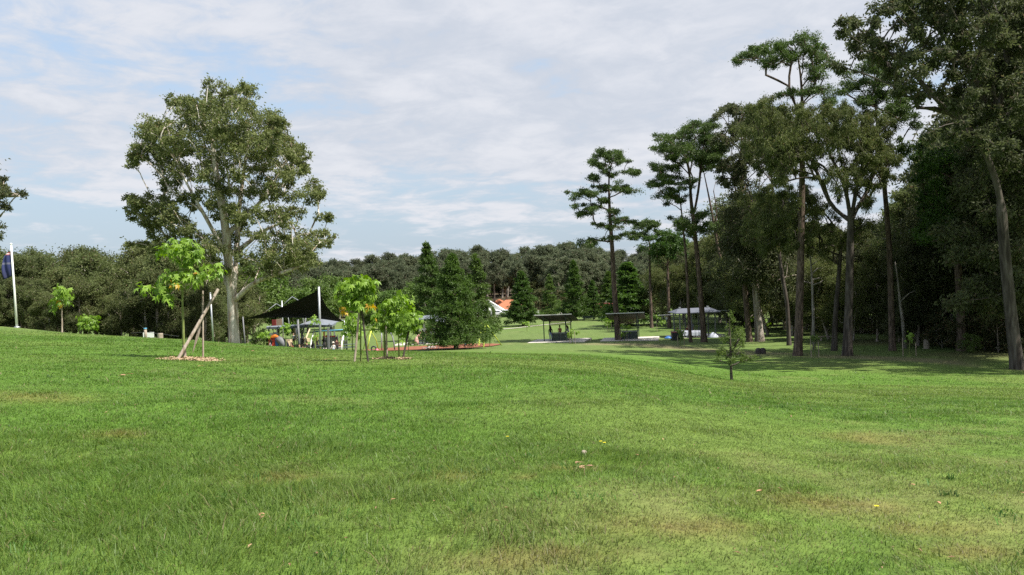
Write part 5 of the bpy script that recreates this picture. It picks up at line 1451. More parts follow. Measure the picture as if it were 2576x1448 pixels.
# the second pole seen through
b0 = base(754.5, 80)
pp = simple('grey_post', MB().tube([(0, 0, -.2), tuple(W(749, 804, 80) - b0)], [.115, .105], 12), M['mid_grey'], b0, 'thick grey post under the middle of the black shade sail', 'post', smooth=True)
b0 = base(828, 84)
simple('grey_post', MB().box((0, 0, 1.2), (.20, .20, 2.8)), M['mid_grey'], b0, 'square grey post between the playground tower and the white hatted visitor', 'post')
# light pole behind the sail
b0 = base(713, 108)
simple('light_pole', MB().tube([(0, 0, -.2), tuple(W(709, 757, 108) - b0)], [.10, .08], 10), M['galv'], b0, 'slim pale pole rising behind the left slope of the shade sail', 'pole', smooth=True)

# grey shade roof and long flat roofed shelter behind
ds_ = 100
f0 = base(770, ds_)
sh2 = empty('shade_roof', f0, 'pale grey peaked shade roof just below the right end of the black sail', 'shade roof')
pk = [W(745, 820, ds_) - f0, W(812, 797, ds_ + 5) - f0, W(866, 806, ds_ + 2) - f0, W(815, 820, ds_ - 5) - f0, W(770, 811, ds_ + 8) - f0]
MB().add([pk[0], pk[3], pk[2], pk[1], pk[4]], [(0, 3 + 0, 4), (0, 1, 3), (1, 2, 3)]).build('canopy', M['grey_cloth'], sh2).modifiers.new('t', 'SOLIDIFY').thickness = .03
for q_ in (0, 2, 3):
    f_ = np.array(pk[q_]); MB().tube([(f_[0], f_[1], float(ground(f_[0] + f0[0], f_[1] + f0[1])) - f0[2] - .2), tuple(f_)], .06, 8).build('post', M['galv'], sh2, True)

f0 = base(765, 95)
fl_ = empty('flat_shelter', f0, 'long flat grey roofed shelter under the black shade sail', 'shelter')
k_ = 95 / FPX
A_ = W(670, 829, 95) - f0; B_ = W(835, 823, 93) - f0
A2 = W(672, 826, 99) - f0; B2 = W(846, 817, 98) - f0
th_ = np.array([0, 0, .24])
MB().add([A_, B_, B2, A2, A_ + th_, B_ + th_, B2 + th_, A2 + th_], [(3, 2, 1, 0), (4, 5, 6, 7), (0, 1, 5, 4), (1, 2, 6, 5), (2, 3, 7, 6), (3, 0, 4, 7)]).build('roof', M['grey_roof'], fl_)
for t in np.linspace(.06, .96, 8):
    p_ = A_ * (1 - t) + B_ * t; MB().box((p_[0], p_[1] + .1, p_[2] + .33), (.10, .3, .14)).build('roof_bracket', M['galv'], fl_)
for t, back in ((.03, 0), (.48, 0), (.97, 0), (.03, 1), (.5, 1), (.97, 1)):
    p_ = (A_ * (1 - t) + B_ * t) if not back else (A2 * (1 - t) + B2 * t)
    zg = float(ground(p_[0] + f0[0], p_[1] + f0[1])) - f0[2]
    MB().box((p_[0], p_[1] + (.2 if not back else -.2), (p_[2] + zg) / 2), (.13, .13, p_[2] - zg)).build('post', M['mid_grey'], fl_)

def panel(px0, px1, py0, py1, d, mat, name, label, cat, th=.06, group=None):
    """an upright panel standing on posts, given by what it covers"""
    b0 = base((px0 + px1) / 2, d); k_ = d / FPX
    w_ = (px1 - px0) * k_; zt_ = W((px0 + px1) / 2, py0, d)[2] - b0[2]; zb = W((px0 + px1) / 2, py1, d)[2] - b0[2]
    r_ = empty(name, b0, label, cat, group)
    MB().box((0, 0, (zt_ + zb) / 2), (w_, th, zt_ - zb)).build('panel', mat, r_, bevel=.02)
    for sx in (-1, 1): MB().box((sx * (w_ / 2 - .04), th / 2 + .035, (zt_ - .1) / 2 - .1), (.07, .07, zt_ + .1)).build('post', M['mid_grey'], r_)
    return r_
panel(679, 688, 838, 872, 88, M['offwhite'], 'activity_board', 'left of the two pale panels beside the spiral slide end', 'play panel')
panel(690, 700, 836, 853, 89, M['offwhite'], 'activity_board', 'right of the two pale panels, its bottom corners rounded, above the tunnel slide', 'play panel')
panel(687, 697, 805, 828, 112, M['maroon'], 'climbing_wall', 'dark maroon upright panel above the flat grey roof', 'play panel', th=.3)
panel(698, 712, 803, 826, 113, M['tan'], 'climbing_wall', 'brown rock textured climbing panel right of the maroon one', 'play panel', th=.3)
# steel triangle frames
f0 = base(745, 116)
tf = empty('steel_climber', f0, 'steel frame of two pointed arches rising behind the black shade sail', 'climbing frame')
for nm, pts in (('frame', ((709, 770, 118), (735, 747.5, 117), (757, 760, 116))), ('frame', ((655, 795, 118), (695, 765, 117), (722, 780, 116)))):
    pp_ = [W(*p) - f0 for p in pts]
    g1 = base(pts[0][0] - 8, pts[0][2]) - f0; g2 = base(pts[2][0] + 12, pts[2][2]) - f0
    MB().tube([tuple(g1), tuple(pp_[0]), tuple(pp_[1])], .07, 8).build(nm, M['galv'], tf, True)
    MB().tube([tuple(pp_[1]), tuple(pp_[2]), tuple(g2)], .07, 8).build(nm, M['galv'], tf, True)

# tunnel slide with its red and blue house
f0 = base(700, 86)
sl = empty('tunnel_slide', f0, 'grey slide running down from a small red and blue play house', 'slide')
z0 = W(706, 852, 86)[2] - f0[2]
MB().tube([(.05, -.1, z0 - .05), (.4, -.25, z0 - .25), (.95, -.5, z0 - .75), (1.2, -.6, .15)], [.36, .40, .38, .34], 14).build('slide', M['mid_grey'], sl, True)
MB().box((-.55, .1, (z0 + .2) / 2), (.75, .7, z0 + .1)).build('red_side', M['red'], sl, bevel=.04)
MB().box((-.02, .0, (z0 + .1) / 2 + .1), (.34, .72, z0)).build('blue_side', M['blue'], sl, bevel=.04)
MB().add([(-1.0, -.4, z0 + .15), (.25, -.4, z0 + .15), (.25, .6, z0 + .15), (-1.0, .6, z0 + .15), (-.4, -.4, z0 + .42), (-.4, .6, z0 + .42)], [(0, 1, 4), (2, 3, 5), (1, 2, 5, 4), (3, 0, 4, 5), (0, 3, 2, 1)]).build('roof', M['orange'], sl)

# low sandstone walls
def wall(px0, d0, px1, d1, h, label, th=.45):
    a_, c_ = base(px0, d0), base(px1, d1); f0 = (a_ + c_) / 2
    n_ = max(2, int(np.linalg.norm(a_ - c_) / 1.1)); mb = MB(); rng = np.random.default_rng(int(px0))
    an = math.atan2(c_[1] - a_[1], c_[0] - a_[0]); ln = np.linalg.norm(a_ - c_) / n_
    for i_ in range(n_):
        p_ = a_ + (c_ - a_) * (i_ + .5) / n_; zz_ = float(ground(p_[0], p_[1]))
        hh = h * rng.uniform(.92, 1.05)
        mb.box((p_[0] - f0[0], p_[1] - f0[1], zz_ - f0[2] + hh / 2 - .1), (ln * .985, th * rng.uniform(.92, 1.05), hh + .1), an)
    return simple('sandstone_wall', mb, M['sand'], f0, label, 'wall', bevel=.03)
wall(752, 97, 784, 96, .55, 'low sandstone block wall right of the tunnel slide')
wall(706, 108, 733, 107, .75, 'upper sandstone block wall behind the lime sapling under the sail')
wall(708, 101, 728, 100, .8, 'sandstone block wall beside the tunnel slide')
wall(757, 118, 776, 116, .6, 'far sandstone block wall behind the standing visitors')
f0 = base(768, 108)
simple('timber_beam', MB().tube([tuple(base(763, 104) - f0 + np.array([0, 0, .1])), tuple(W(779, 829, 112) - f0)], .10, 6), M['sand'], f0, 'long pale sloping beam running up behind the grey post', 'beam')
f0 = base(724, 101)
simple('white_boulder', MB().lathe((0, 0, -.1), [(.5, 0), (.62, .2), (.5, .42), (.25, .55)], 9), M['white_sheet'], f0 + np.array([.2, 0, 0]), 'pale bundle on the grass beside a standing visitor', 'bundle', smooth=True)

# arched swing with blue beam
f0 = base(835, 88)
sw = empty('swing_frame', f0, 'white arched swing frame with a light blue top beam', 'swing')
def pw(px, py, d): return tuple(W(px, py, d) - f0)
def gw(px, d): return tuple(base(px, d) - f0 - np.array([0, 0, .1]))
MB().tube([gw(859, 84), pw(860, 862, 84.3), pw(865, 843, 85), pw(872, 832.5, 86.3), pw(879, 828, 87.5)], .085, 10).build('leg', M['white'], sw, True)
MB().tube([gw(887, 91), pw(885.5, 860, 90.5), pw(883.5, 842, 89.5), pw(881, 829, 88)], .07, 10).build('leg', M['white'], sw, True)
MB().tube([gw(780, 86), pw(783, 858, 86.5), pw(787, 842, 87.5), pw(790, 834, 88.5)], .075, 10).build('leg', M['white'], sw, True)
MB().tube([gw(797, 93), pw(795, 845, 92), pw(791, 834, 89)], .07, 10).build('leg', M['white'], sw, True)
MB().tube([pw(788, 835, 88.5), pw(880, 829, 87.8)], .06, 8).build('beam', M['sky_blue'], sw, True)
for px_ in (812, 838, 860):
    s_ = MB(); a_ = np.array(pw(px_, 833 - (px_ - 790) * .06, 88.3))
    s_.tube([a_ + [-.22, 0, 0], a_ + [-.2, 0, -1.55]], .012, 5); s_.tube([a_ + [.22, 0, 0], a_ + [.2, 0, -1.55]], .012, 5)
    h_ = s_.build('chains', M['galv'], sw)
    MB().box(tuple(a_ + [0, 0, -1.57]), (.46, .2, .04)).build('swing_seat', M['charcoal'], sw)

# play tower
f0 = base(834, 92)
tw = empty('play_tower', f0, 'play tower with dark panels, a red rim and an orange post', 'play tower')
k_ = 92 / FPX
zt_ = W(834, 846, 92)[2] - f0[2]
for sx in (-1, 1):
    for sy in (-.5, .7): MB().tube([(sx * .62, sy, -.1), (sx * .62, sy, zt_ + .1)], .06, 8).build('post', M['charcoal'], tw, True)
MB().box((0, -.5, zt_ * .55), (1.2, .05, zt_ * .75)).build('front_panel', M['mid_grey'], tw)
MB().box((.0, .7, zt_ * .55), (1.2, .05, zt_ * .75)).build('back_panel', M['charcoal'], tw)
MB().box((0, .1, zt_ * .35), (1.2, 1.2, .08)).build('deck', M['charcoal'], tw)
MB().box((0, -.53, zt_), (1.34, .10, .12)).build('rim', M['red'], tw)
MB().box((-.62, .1, zt_ + .002), (.10, 1.3, .12)).build('rim', M['red'], tw)
MB().box((-.62, -.62, zt_ + .28), (.16, .16, .55)).build('orange_post', M['orange'], tw)

# picnic benches of the playground
def picnic(px, d, rz, label, L_=1.8):
    f0 = base(px, d); r_ = empty('picnic_table', f0, label, 'picnic table', rz=rz)
    MB().box((0, 0, .74), (L_, .7, .05)).build('table_top', M['bbq'], r_, bevel=.01)
    for sy in (-1, 1): MB().box((0, sy * .68, .45), (L_, .28, .05)).build('bench_seat', M['bbq'], r_)
    for sx in (-1, 1):
        MB().box((sx * L_ * .32, 0, .36), (.08, .10, .72)).box((sx * L_ * .32, 0, .41), (.06, 1.3, .05)).build('leg', M['charcoal'], r_)
    return r_
picnic(868, 85, .35, 'grey green picnic table between the white swing legs', 2.4)
picnic(790, 82, .1, 'dark picnic table crowded with seated people left of the mast')

# round tyre like toy, pink ball, white bicycle, small pieces on the red ground
f0 = base(940.5, 82)
ty = MB()
for q_ in range(20):
    pass
pts = [(math.cos(t) * .24, 0, .27 + math.sin(t) * .24) for t in np.linspace(0, 2 * math.pi, 21)]
ty.tube(pts, .075, 8, cap=False)
simple('round_toy', ty, M['charcoal'], f0, 'dark round ring standing on the edge of the red ground', 'toy', smooth=True)
simple('ball', MB().lathe((0, 0, 0), [(.02, 0), (.10, .03), (.15, .12), (.15, .18), (.10, .27), (.02, .30)], 14), M['pink'], base(948.6, 81), 'pink ball beside the dark ring on the red ground', 'ball', smooth=True)
f0 = base(1083, 79.5); bk = empty('bicycle', f0, 'white bicycle lying on its side on the red ground left of the broad conifer', 'bicycle')
def wheel(cx_, cy_, cz_, r_, tilt):
    for nm, rr_, th_, mt in (('tyre', r_, .028, 'charcoal'), ('rim', r_ * .90, .015, 'galv')):
        MB().tube([(cx_ + math.cos(t) * rr_, cy_ + math.sin(t) * rr_ * math.cos(tilt), cz_ + math.sin(t) * rr_ * math.sin(tilt)) for t in np.linspace(0, 2 * math.pi, 25)], th_, 6, cap=False).build('wheel' if nm == 'tyre' else 'wheel_rim', M[mt], bk, True)
wheel(-.5, 0, .10, .31, .25); wheel(.52, .05, .12, .31, .25)
MB().tube([(-.5, 0, .1), (-.1, -.05, .12), (.25, .3, .22), (-.15, .32, .24), (-.1, -.05, .12)], .028, 7).tube([(.25, .3, .22), (.52, .05, .14)], .026, 7).tube([(-.15, .32, .24), (-.5, 0, .1)], .02, 6).build('frame', M['white'], bk, True)
MB().tube([(.25, .3, .22), (.2, .42, .3), (.2, .42, .62), (.05, .42, .66)], .018, 6).build('handlebar', M['galv'], bk, True)
MB().box((-.18, .42, .28), (.26, .12, .07)).build('saddle', M['charcoal'], bk)

# lime yellow climbing arches and swing frame
f0 = base(930, 86)
ar = empty('climbing_arch', f0, 'lime yellow climbing frame of curved and straight legs beside the grey arch', 'climbing frame')
def pa(px, py, d): return tuple(W(px, py, d) - f0)
MB().tube([tuple(base(924, 84) - f0), pa(929, 852, 84), pa(933.5, 834, 84.5)], .06, 8).build('leg', M['lime_steel'], ar, True)
MB().tube([tuple(base(952, 86) - f0), pa(946, 855, 85.5), pa(934, 834, 84.5)], .05, 8).build('leg', M['lime_steel'], ar, True)
MB().tube([tuple(base(914, 90) - f0), pa(922, 848, 89), pa(932, 830, 88), pa(944, 823, 87)], .05, 8).build('arched_leg', M['lime_steel'], ar, True)
MB().tube([pa(933.5, 834, 84.5), pa(944, 823, 87)], .05, 8).build('top_bar', M['lime_steel'], ar, True)
f0 = base(977, 84)
ga = empty('arched_pole', f0, 'grey arched steel frame with one straight post behind the middle lime saplings', 'climbing frame')
MB().tube([tuple(base(993, 82) - f0), tuple(W(991, 862, 82) - f0), tuple(W(987, 846, 82.3) - f0), tuple(W(980, 833, 83) - f0), tuple(W(972, 826, 84) - f0)], .07, 8).build('arched_leg', M['mid_grey'], ga, True)
MB().tube([tuple(base(960.5, 83) - f0), tuple(W(960, 822, 83.5) - f0), tuple(W(972, 826, 84) - f0)], .075, 8).build('post', M['galv'], ga, True)
f0 = base(1232, 81)
ys = empty('swing_frame', f0, 'lime yellow steel swing frame with spread legs right of the broad conifer', 'swing')
def py_(px, py, d): return tuple(W(px, py, d) - f0)
MB().tube([tuple(base(1216.5, 79.5) - f0), py_(1220.5, 815, 81.5)], .065, 8).build('leg', M['lime_steel'], ys, True)
MB().tube([tuple(base(1262, 84) - f0), py_(1223, 815, 82)], .055, 8).build('leg', M['lime_steel'], ys, True)
MB().tube([tuple(base(1204.5, 84) - f0), py_(1211, 820, 87)], .055, 8).build('leg', M['lime_steel'], ys, True)
MB().tube([py_(1221.5, 815, 81.8), py_(1150, 812, 90)], .05, 8).build('beam', M['lime_steel'], ys, True)
MB().tube([py_(1203, 858, 83), py_(1203, 863, 83), py_(1209, 863.5, 83)], .03, 6).build('step', M['lime_steel'], ys, True)

# picnic shelter behind the broad conifer
f0 = base(1062, 97)
ps = empty('gable_shelter', f0, 'grey gabled picnic shelter half hidden by the broad dark conifer', 'shelter')
k_ = 97 / FPX
e = [W(1052, 806, 95) - f0, W(1096, 803, 94) - f0, W(1104, 793, 97) - f0, W(1060, 797, 98) - f0]
e2 = [W(1066, 808, 95.5) - f0, W(1118, 812, 95) - f0, W(1126, 800, 98.5) - f0, W(1074, 797, 99) - f0]
for q_ in (e, e2): MB().add([*q_, *[p_ + np.array([0, 0, .08]) for p_ in q_]], [(3, 2, 1, 0), (4, 5, 6, 7), (0, 1, 5, 4), (1, 2, 6, 5), (2, 3, 7, 6), (3, 0, 4, 7)]).build('roof', M['grey_roof'], ps)
for px_, d in ((1009, 96), (1069, 95), (1094, 98), (1122, 95)):
    g_ = base(px_, d) - f0; MB().box((g_[0], g_[1], 1.15), (.16, .16, 2.6)).build('post', M['galv'], ps)
MB().box((-2.0, .6, 2.25), (2.9, .12, .12)).build('roof_beam', M['galv'], ps)
MB().box(tuple(base(1065, 97) - f0 + np.array([0, 0, 1.70])), (.90, .04, .30)).build('notice_board', M['white'], ps)
MB().box((.6, 0, .02), (7.5, 4.5, .12)).build('base_slab', M['concrete'], ps)
picnic(1060, 95.5, .0, 'pale topped picnic table under the grey gabled shelter', 1.6)

# ------------------------------------------------------------------ the two skillion shelters
def skillion():
    r_ = empty('picnic_shelter', (0, 0, 0))
    W_, D_ = 2.5, 3.4
    zf, zb = 2.80, 2.20
    for (x, y, z) in ((-W_ / 2, 0, zf - .1), (W_ / 2, 0, zf - .1), (-W_ / 2, D_, zb), (W_ / 2, D_, zb)):
        MB().box((x, y, z / 2), (.10, .10, z)).build('post', M['dark_green'], r_)
    ov = .85
    sl_ = (zb - zf) / D_
    def rz_(y): return zf + sl_ * y
    X0, X1, Y0, Y1 = -W_ / 2 - ov, W_ / 2 + ov, -ov, D_ + ov
    vs = [(X0, Y0, rz_(Y0)), (X1, Y0, rz_(Y0)), (X1, Y1, rz_(Y1)), (X0, Y1, rz_(Y1))]
    MB().add(vs + [(a, b_, c + .07) for a, b_, c in vs], [(3, 2, 1, 0), (4, 5, 6, 7), (0, 1, 5, 4), (1, 2, 6, 5), (2, 3, 7, 6), (3, 0, 4, 7)]).build('roof', M['soffit'], r_)
    MB().box((0, Y0 - .02, rz_(Y0) + .055), (X1 - X0 + .06, .035, .09)).build('fascia', M['offwhite'], r_)
    for x in (-W_ / 2, W_ / 2):
        MB().add([(x - .04, Y0 + .1, rz_(Y0) - .14), (x + .04, Y0 + .1, rz_(Y0) - .14), (x + .04, Y1 - .1, rz_(Y1) - .14), (x - .04, Y1 - .1, rz_(Y1) - .14), (x - .04, Y0 + .1, rz_(Y0) - .003), (x + .04, Y0 + .1, rz_(Y0) - .003), (x + .04, Y1 - .1, rz_(Y1) - .003), (x - .04, Y1 - .1, rz_(Y1) - .003)], [(3, 2, 1, 0), (0, 1, 5, 4), (1, 2, 6, 5), (2, 3, 7, 6), (3, 0, 4, 7)]).build('roof_beam', M['dark_green'], r_)
    lt = MB()
    for x in np.arange(-W_ / 2 + .14, W_ / 2, .13): lt.box((x, D_, 1.92), (.05, .03, .56))
    lt.box((0, D_ - .002, 1.64), (W_ - .1, .06, .05)).box((0, D_ - .002, 2.19), (W_ - .1, .06, .05)); lt.build('lattice_screen', M['tan'], r_)
    sb = MB().box((.35, 1.1, -.22), (6.4, 5.6, .46)); sb.build('base_slab', M['concrete'], r_)
    return r_
sk_ = skillion()
def pose_shelter(o, px, d, rz, label, nudge=0.0):
    p = base(px, d); p[2] += .09 + nudge
    o.location = p; o.rotation_euler = (0, 0, rz)
    return tag(o, label, 'shelter', 'small picnic shelters')
pose_shelter(sk_, 1397, 90, -.24, 'left of the two small dark roofed picnic shelters, people gathered at its barbecue')
sk2 = copy_tree(sk_); pose_shelter(sk2, 1576, 90, -.20, 'right of the two small dark roofed picnic shelters, a pine trunk standing before it')

def barbecue(o, x, y, rz, label):
    """a two cabinet barbecue standing in a shelter"""
    c, s = math.cos(o.rotation_euler.z), math.sin(o.rotation_euler.z)
    loc = (o.location.x + x * c - y * s, o.location.y + x * s + y * c, o.location.z + .012)
    r_ = empty('barbecue', loc, label, 'barbecue', 'park barbecues', rz=o.rotation_euler.z + rz)
    MB().box((-.48, 0, .42), (.82, .75, .84)).build('cabinet', M['bbq'], r_, bevel=.015)
    MB().box((.48, 0, .42), (.82, .75, .84)).build('cabinet', M['bbq'], r_, bevel=.015)
    MB().box((0, 0, .40), (.12, .6, .78)).build('infill_panel', M['charcoal'], r_)
    MB().box((0, 0, .865), (1.86, .85, .05)).build('bench_top', M['steel_top'], r_, bevel=.01)
    for sx in (-1, 1):
        dd_ = MB().box((sx * .48, -.385, .42), (.66, .02, .66)).build('door', M['dark_green'], r_)
        MB().box((sx * .48 + sx * .24, -.41, .5), (.03, .03, .16)).build('handle', M['galv'], dd_)
        MB().box((sx * .48, 0, .896), (.5, .45, .014)).build('hot_plate', M['charcoal'], r_)
    return r_
barbecue(sk_, .35, 1.0, 0, 'slate green barbecue with three people round it in the left small shelter')
barbecue(sk2, .35, 1.0, 0, 'slate green barbecue with nobody at it in the right small shelter')

def at(o, x, y):
    c, s = math.cos(o.rotation_euler.z), math.sin(o.rotation_euler.z)
    return (o.location.x + x * c - y * s, o.location.y + x * s + y * c, o.location.z + .012)
person(0, 0, .1, 'stand', (.02, .02, .025), (.10, .14, .24), (.01, .008, .006), 'long haired person in a black top and jeans, left of the barbecue', loc=at(sk_, -.55, .30), long_hair=True, sleeves=2)
person(0, 0, 3.0, 'lean', (.34, .10, .09), (.05, .05, .06), (.01, .008, .006), 'dark haired person leaning over the far side of the barbecue', loc=at(sk_, .25, 1.8), skin='tan')
person(0, 0, 1.2, 'lean', (.17, .18, .20), (.06, .06, .08), (.02, .012, .008), 'long haired person in a grey top at the right end of the barbecue', loc=at(sk_, 1.38, 1.1), long_hair=True, sleeves=2)

# ------------------------------------------------------------------ the large hip roofed shelter
f0 = base(1748, 95); f0[2] += .05
hs_ = empty('hip_shelter', f0, 'large pale grey hip roofed picnic shelter among the pines', 'shelter')
W_, D_ = 4.5, 3.8; zt_ = 2.88
MB().box((.1, 0, -.06), (W_ + 1.8, D_ + 1.6, .2)).build('base_slab', M['concrete'], hs_)
for x in (-W_ / 2 + .2, -.7, .9, W_ / 2 - .2):
    for y in (-D_ / 2 + .2, D_ / 2 - .2): MB().box((x, y, zt_ / 2), (.13, .13, zt_)).build('post', M['mid_grey'], hs_)
hx, hy = W_ / 2 + .35, D_ / 2 + .5
rf_ = MB().add([(-hx, -hy, zt_), (hx, -hy, zt_), (hx, hy, zt_), (-hx, hy, zt_), (-hx + .75, 0, zt_ + .44), (hx - .75, 0, zt_ + .44), (-hx, -hy, zt_ - .09), (hx, -hy, zt_ - .09), (hx, hy, zt_ - .09), (-hx, hy, zt_ - .09)],
    [(0, 1, 5, 4), (2, 3, 4, 5), (1, 2, 5), (3, 0, 4), (6, 7, 1, 0), (7, 8, 2, 1), (8, 9, 3, 2), (9, 6, 0, 3), (9, 8, 7, 6)])
M['pale_roof'] = mat_plain('pale_roof_sheet', (0.105, 0.115, 0.145), .7, 0, .05)
rf_.build('roof', M['pale_roof'], hs_)
for sx in (-1, 1): MB().box((sx * (hx - .95), 0, zt_ + .53), (.2, .28, .16)).build('ridge_vent', M['galv'], hs_)
gp = MB().box((-hx - .9, -1.0, zt_ - .2), (1.9, .07, .07)).build('gutter_arm', M['galv'], hs_)
gp = MB().box((hx + .9, 1.0, zt_ - .05), (1.9, .07, .07)).build('gutter_arm', M['galv'], hs_)
def cloth_table(px, d, rz, label, L_=1.7):
    b0 = base(px, d); b0[2] += .10
    r_ = empty('draped_table', b0, label, 'table', rz=rz)
    MB().box((0, 0, .70), (L_, .8, .04)).build('table_top', M['mid_grey'], r_)
    for sx in (-1, 1):
        for sy in (-1, 1): MB().box((sx * L_ * .42, sy * .3, .34), (.05, .05, .68)).build('leg', M['mid_grey'], r_)
    n_ = 40; v_, f_ = [], []
    for k2, (gr, z) in enumerate(((0, .735), (0.01, .73), (.05, .45), (.10, .18))):
        for q_ in range(n_):
            t = q_ / n_ * 2 * math.pi; c, s = math.cos(t), math.sin(t)
            sc_ = 1 / max(abs(c) / (L_ / 2 + .03), abs(s) / .43)
            w__ = 1 + gr * (1.2 + math.sin(t * 9) * .9)
            v_.append((c * sc_ * w__, s * sc_ * w__, z))
    for k2 in range(3):
        for q_ in range(n_): f_.append((k2 * n_ + q_, k2 * n_ + (q_ + 1) % n_, (k2 + 1) * n_ + (q_ + 1) % n_, (k2 + 1) * n_ + q_))
    f_.append(tuple(range(n_)))
    o = MB().add(v_, f_).build('tablecloth', M['white_sheet'], None, True)
    o.location = b0; o.rotation_euler = (0, 0, rz)
    tag(o, 'white sheet draped over the ' + label, 'tablecloth')
    return r_
cloth_table(1727, 93, .1, 'left table in the hip roofed shelter')
cloth_table(1756, 92.5, -.1, 'middle table in the hip roofed shelter')
def bundle(px, d, r_, h, mat, label, lift=.1):
    f0 = base(px, d); f0[2] += lift
    rng = np.random.default_rng(int(px)); v_, f_ = [], []
    for a in range(6):
        for b_ in range(12):
            t = b_ / 12 * 6.283; q_ = (1.0, 1.0, .85, .6, .35, .08)[a] * r_ * rng.uniform(.82, 1.15)
            v_.append((math.cos(t) * q_, math.sin(t) * q_ * .8, h * (0, .15, .4, .65, .88, 1)[a]))
    for a in range(5):
        for b_ in range(12): f_.append((a * 12 + b_, a * 12 + (b_ + 1) % 12, (a + 1) * 12 + (b_ + 1) % 12, (a + 1) * 12 + b_))
    f_.append(tuple(range(60, 72))); f_.append(tuple(range(12))[::-1])
    return simple('bundle', MB().add(v_, f_), mat, f0, label, 'bundle', smooth=True)
bundle(1794, 91.5, .62, .62, M['white_sheet'], 'crumpled white sheet heap at the right end of the hip roofed shelter', .0)
bundle(1681, 92, .45, .3, M['blue'], 'low blue rug heap left of the red lidded bin', 0)
bundle(1740, 96, .3, 1.0, M['bbq'], 'green bag pile on the slab between the draped tables')
f0 = base(1697, 88)
bn = empty('litter_bin', f0, 'dark park bin with a red lid beside the hip roofed shelter', 'bin')
MB().add([(-.27, -.3, 0), (.27, -.3, 0), (.27, .3, 0), (-.27, .3, 0), (-.32, -.35, .86), (.32, -.35, .86), (.32, .35, .86), (-.32, .35, .86)], [(3, 2, 1, 0), (4, 5, 6, 7), (0, 1, 5, 4), (1, 2, 6, 5), (2, 3, 7, 6), (3, 0, 4, 7)]).build('body', M['charcoal'], bn)
MB().add([(-.34, -.38, .863), (.34, -.38, .863), (.34, .37, .863), (-.34, .37, .863), (-.32, -.34, .93), (.32, -.34, .93), (.32, .33, .98), (-.32, .33, .98)], [(3, 2, 1, 0), (4, 5, 6, 7), (0, 1, 5, 4), (1, 2, 6, 5), (2, 3, 7, 6), (3, 0, 4, 7)]).build('lid', M['maroon'], bn)
for sx in (-1, 1): MB().tube([(sx * .30, .33, .1), (sx * .36, .33, .1)], .1, 12).build('wheel', M['tyre'], bn, True)
f0 = base(1711, 89)
simple('litter_bin', MB().add([(-.25, -.28, 0), (.25, -.28, 0), (.25, .28, 0), (-.25, .28, 0), (-.3, -.32, .86), (.3, -.32, .86), (.3, .32, .95), (-.3, .32, .95)], [(3, 2, 1, 0), (4, 5, 6, 7), (0, 1, 5, 4), (1, 2, 6, 5), (2, 3, 7, 6), (3, 0, 4, 7)]), M['charcoal'], f0, 'plain dark bin just right of the red lidded bin', 'bin')
# people and play in the park
person(683, 84, 1.4, 'sit', (.30, .25, .27), (.10, .09, .12), (.012, .008, .006), 'dark haired person seated sideways left of the tunnel slide', skin='tan', long_hair=True)
person(735, 78, 2.8, 'sit', (.30, .08, .05), (.05, .05, .06), (.012, .008, .006), 'dark haired person in red whose head shows over the crest below the sail', long_hair=True, dz=-.15)
person(762.5, 76, 3.3, 'stand', (.72, .72, .74), (.10, .11, .18), (.02, .015, .01), 'child in a white shirt just right of the thick grey post', H=1.15, dz=-.35)
person(755, 77, 3.0, 'sit', (.16, .15, .26), (.08, .08, .12), (.02, .015, .01), 'person in purple seated against the thick grey post', dz=-.25)
person(739.5, 103, 2.9, 'stand', (.26, .32, .34), (.02, .02, .025), (.03, .02, .015), 'person in a grey green top standing beside the pale bundle')
person(754.5, 104, 1.6, 'lean', (.42, .12, .13), (.10, .10, .16), (.03, .02, .015), 'person in a red top behind the thick grey post')
person(763, 105, 2.4, 'stand', (.70, .72, .76), (.02, .02, .025), (.02, .015, .01), 'person in a white top and black trousers right of the thick grey post')
person(783, 81, 1.8, 'sit', (.03, .03, .035), (.03, .03, .04), (.01, .008, .006), 'person in black seated at the left end of the crowded dark table', off=(-.2, -.55))
person(788, 81.6, 0, 'sit', (.05, .05, .06), (.03, .03, .04), (.01, .008, .006), 'person in dark clothes seated with their back turned at the crowded table', off=(.2, -.75), long_hair=True)
person(793, 83, 3.1, 'sit', (.04, .04, .05), (.03, .03, .04), (.01, .008, .006), 'person facing the camera on the far side of the crowded dark table', off=(0, .5), skin='tan')
person(799, 83, 3.6, 'stand', (.03, .03, .03), (.02, .02, .025), (.01, .008, .006), 'person in black standing just left of the sail mast', skin='tan')
person(815, 84, .4, 'stand', (.03, .03, .035), (.03, .03, .035), (.01, .008, .006), 'person in black standing just right of the sail mast', long_hair=True)
person(806.5, 75, .2, 'stand', (.70, .70, .72), (.2, .2, .3), (.20, .09, .05), 'small child in white at the very foot of the sail mast', H=.95, dz=-.25)
person(839.5, 77, .15, 'stand', (.72, .70, .74), (.14, .20, .36), (.05, .03, .02), 'child in a white shirt and pale sun hat seen from behind', H=1.35, hat=(.50, .46, .40), dz=-.2)
person(848, 80, .6, 'stand', (.10, .05, .05), (.03, .03, .03), (.01, .008, .006), 'person in dark red beside the white hatted child', H=1.5, skin='tan')
person(856, 90, 2.2, 'sit', (.45, .08, .14), (.5, .5, .5), (.05, .03, .02), 'small child in pink at the near end of the picnic table by the swing', H=1.1)
person(868, 93, 1.7, 'bend', (.12, .11, .14), (.02, .02, .025), (.01, .008, .006), 'person bending forward over the picnic table behind the white arched leg', skin='tan')
person(1048, 94, -1.3, 'bend', (.62, .34, .32), (.62, .34, .32), (.09, .05, .03), 'person in a long pink dress bending over the pale picnic table', skirt=True)
person(1063.5, 95.5, 1.6, 'stand', (.015, .015, .017), (.015, .015, .017), (.01, .008, .006), 'person dressed all in black beside the post of the grey gabled shelter', skin='tan', long_hair=True, sleeves=2)
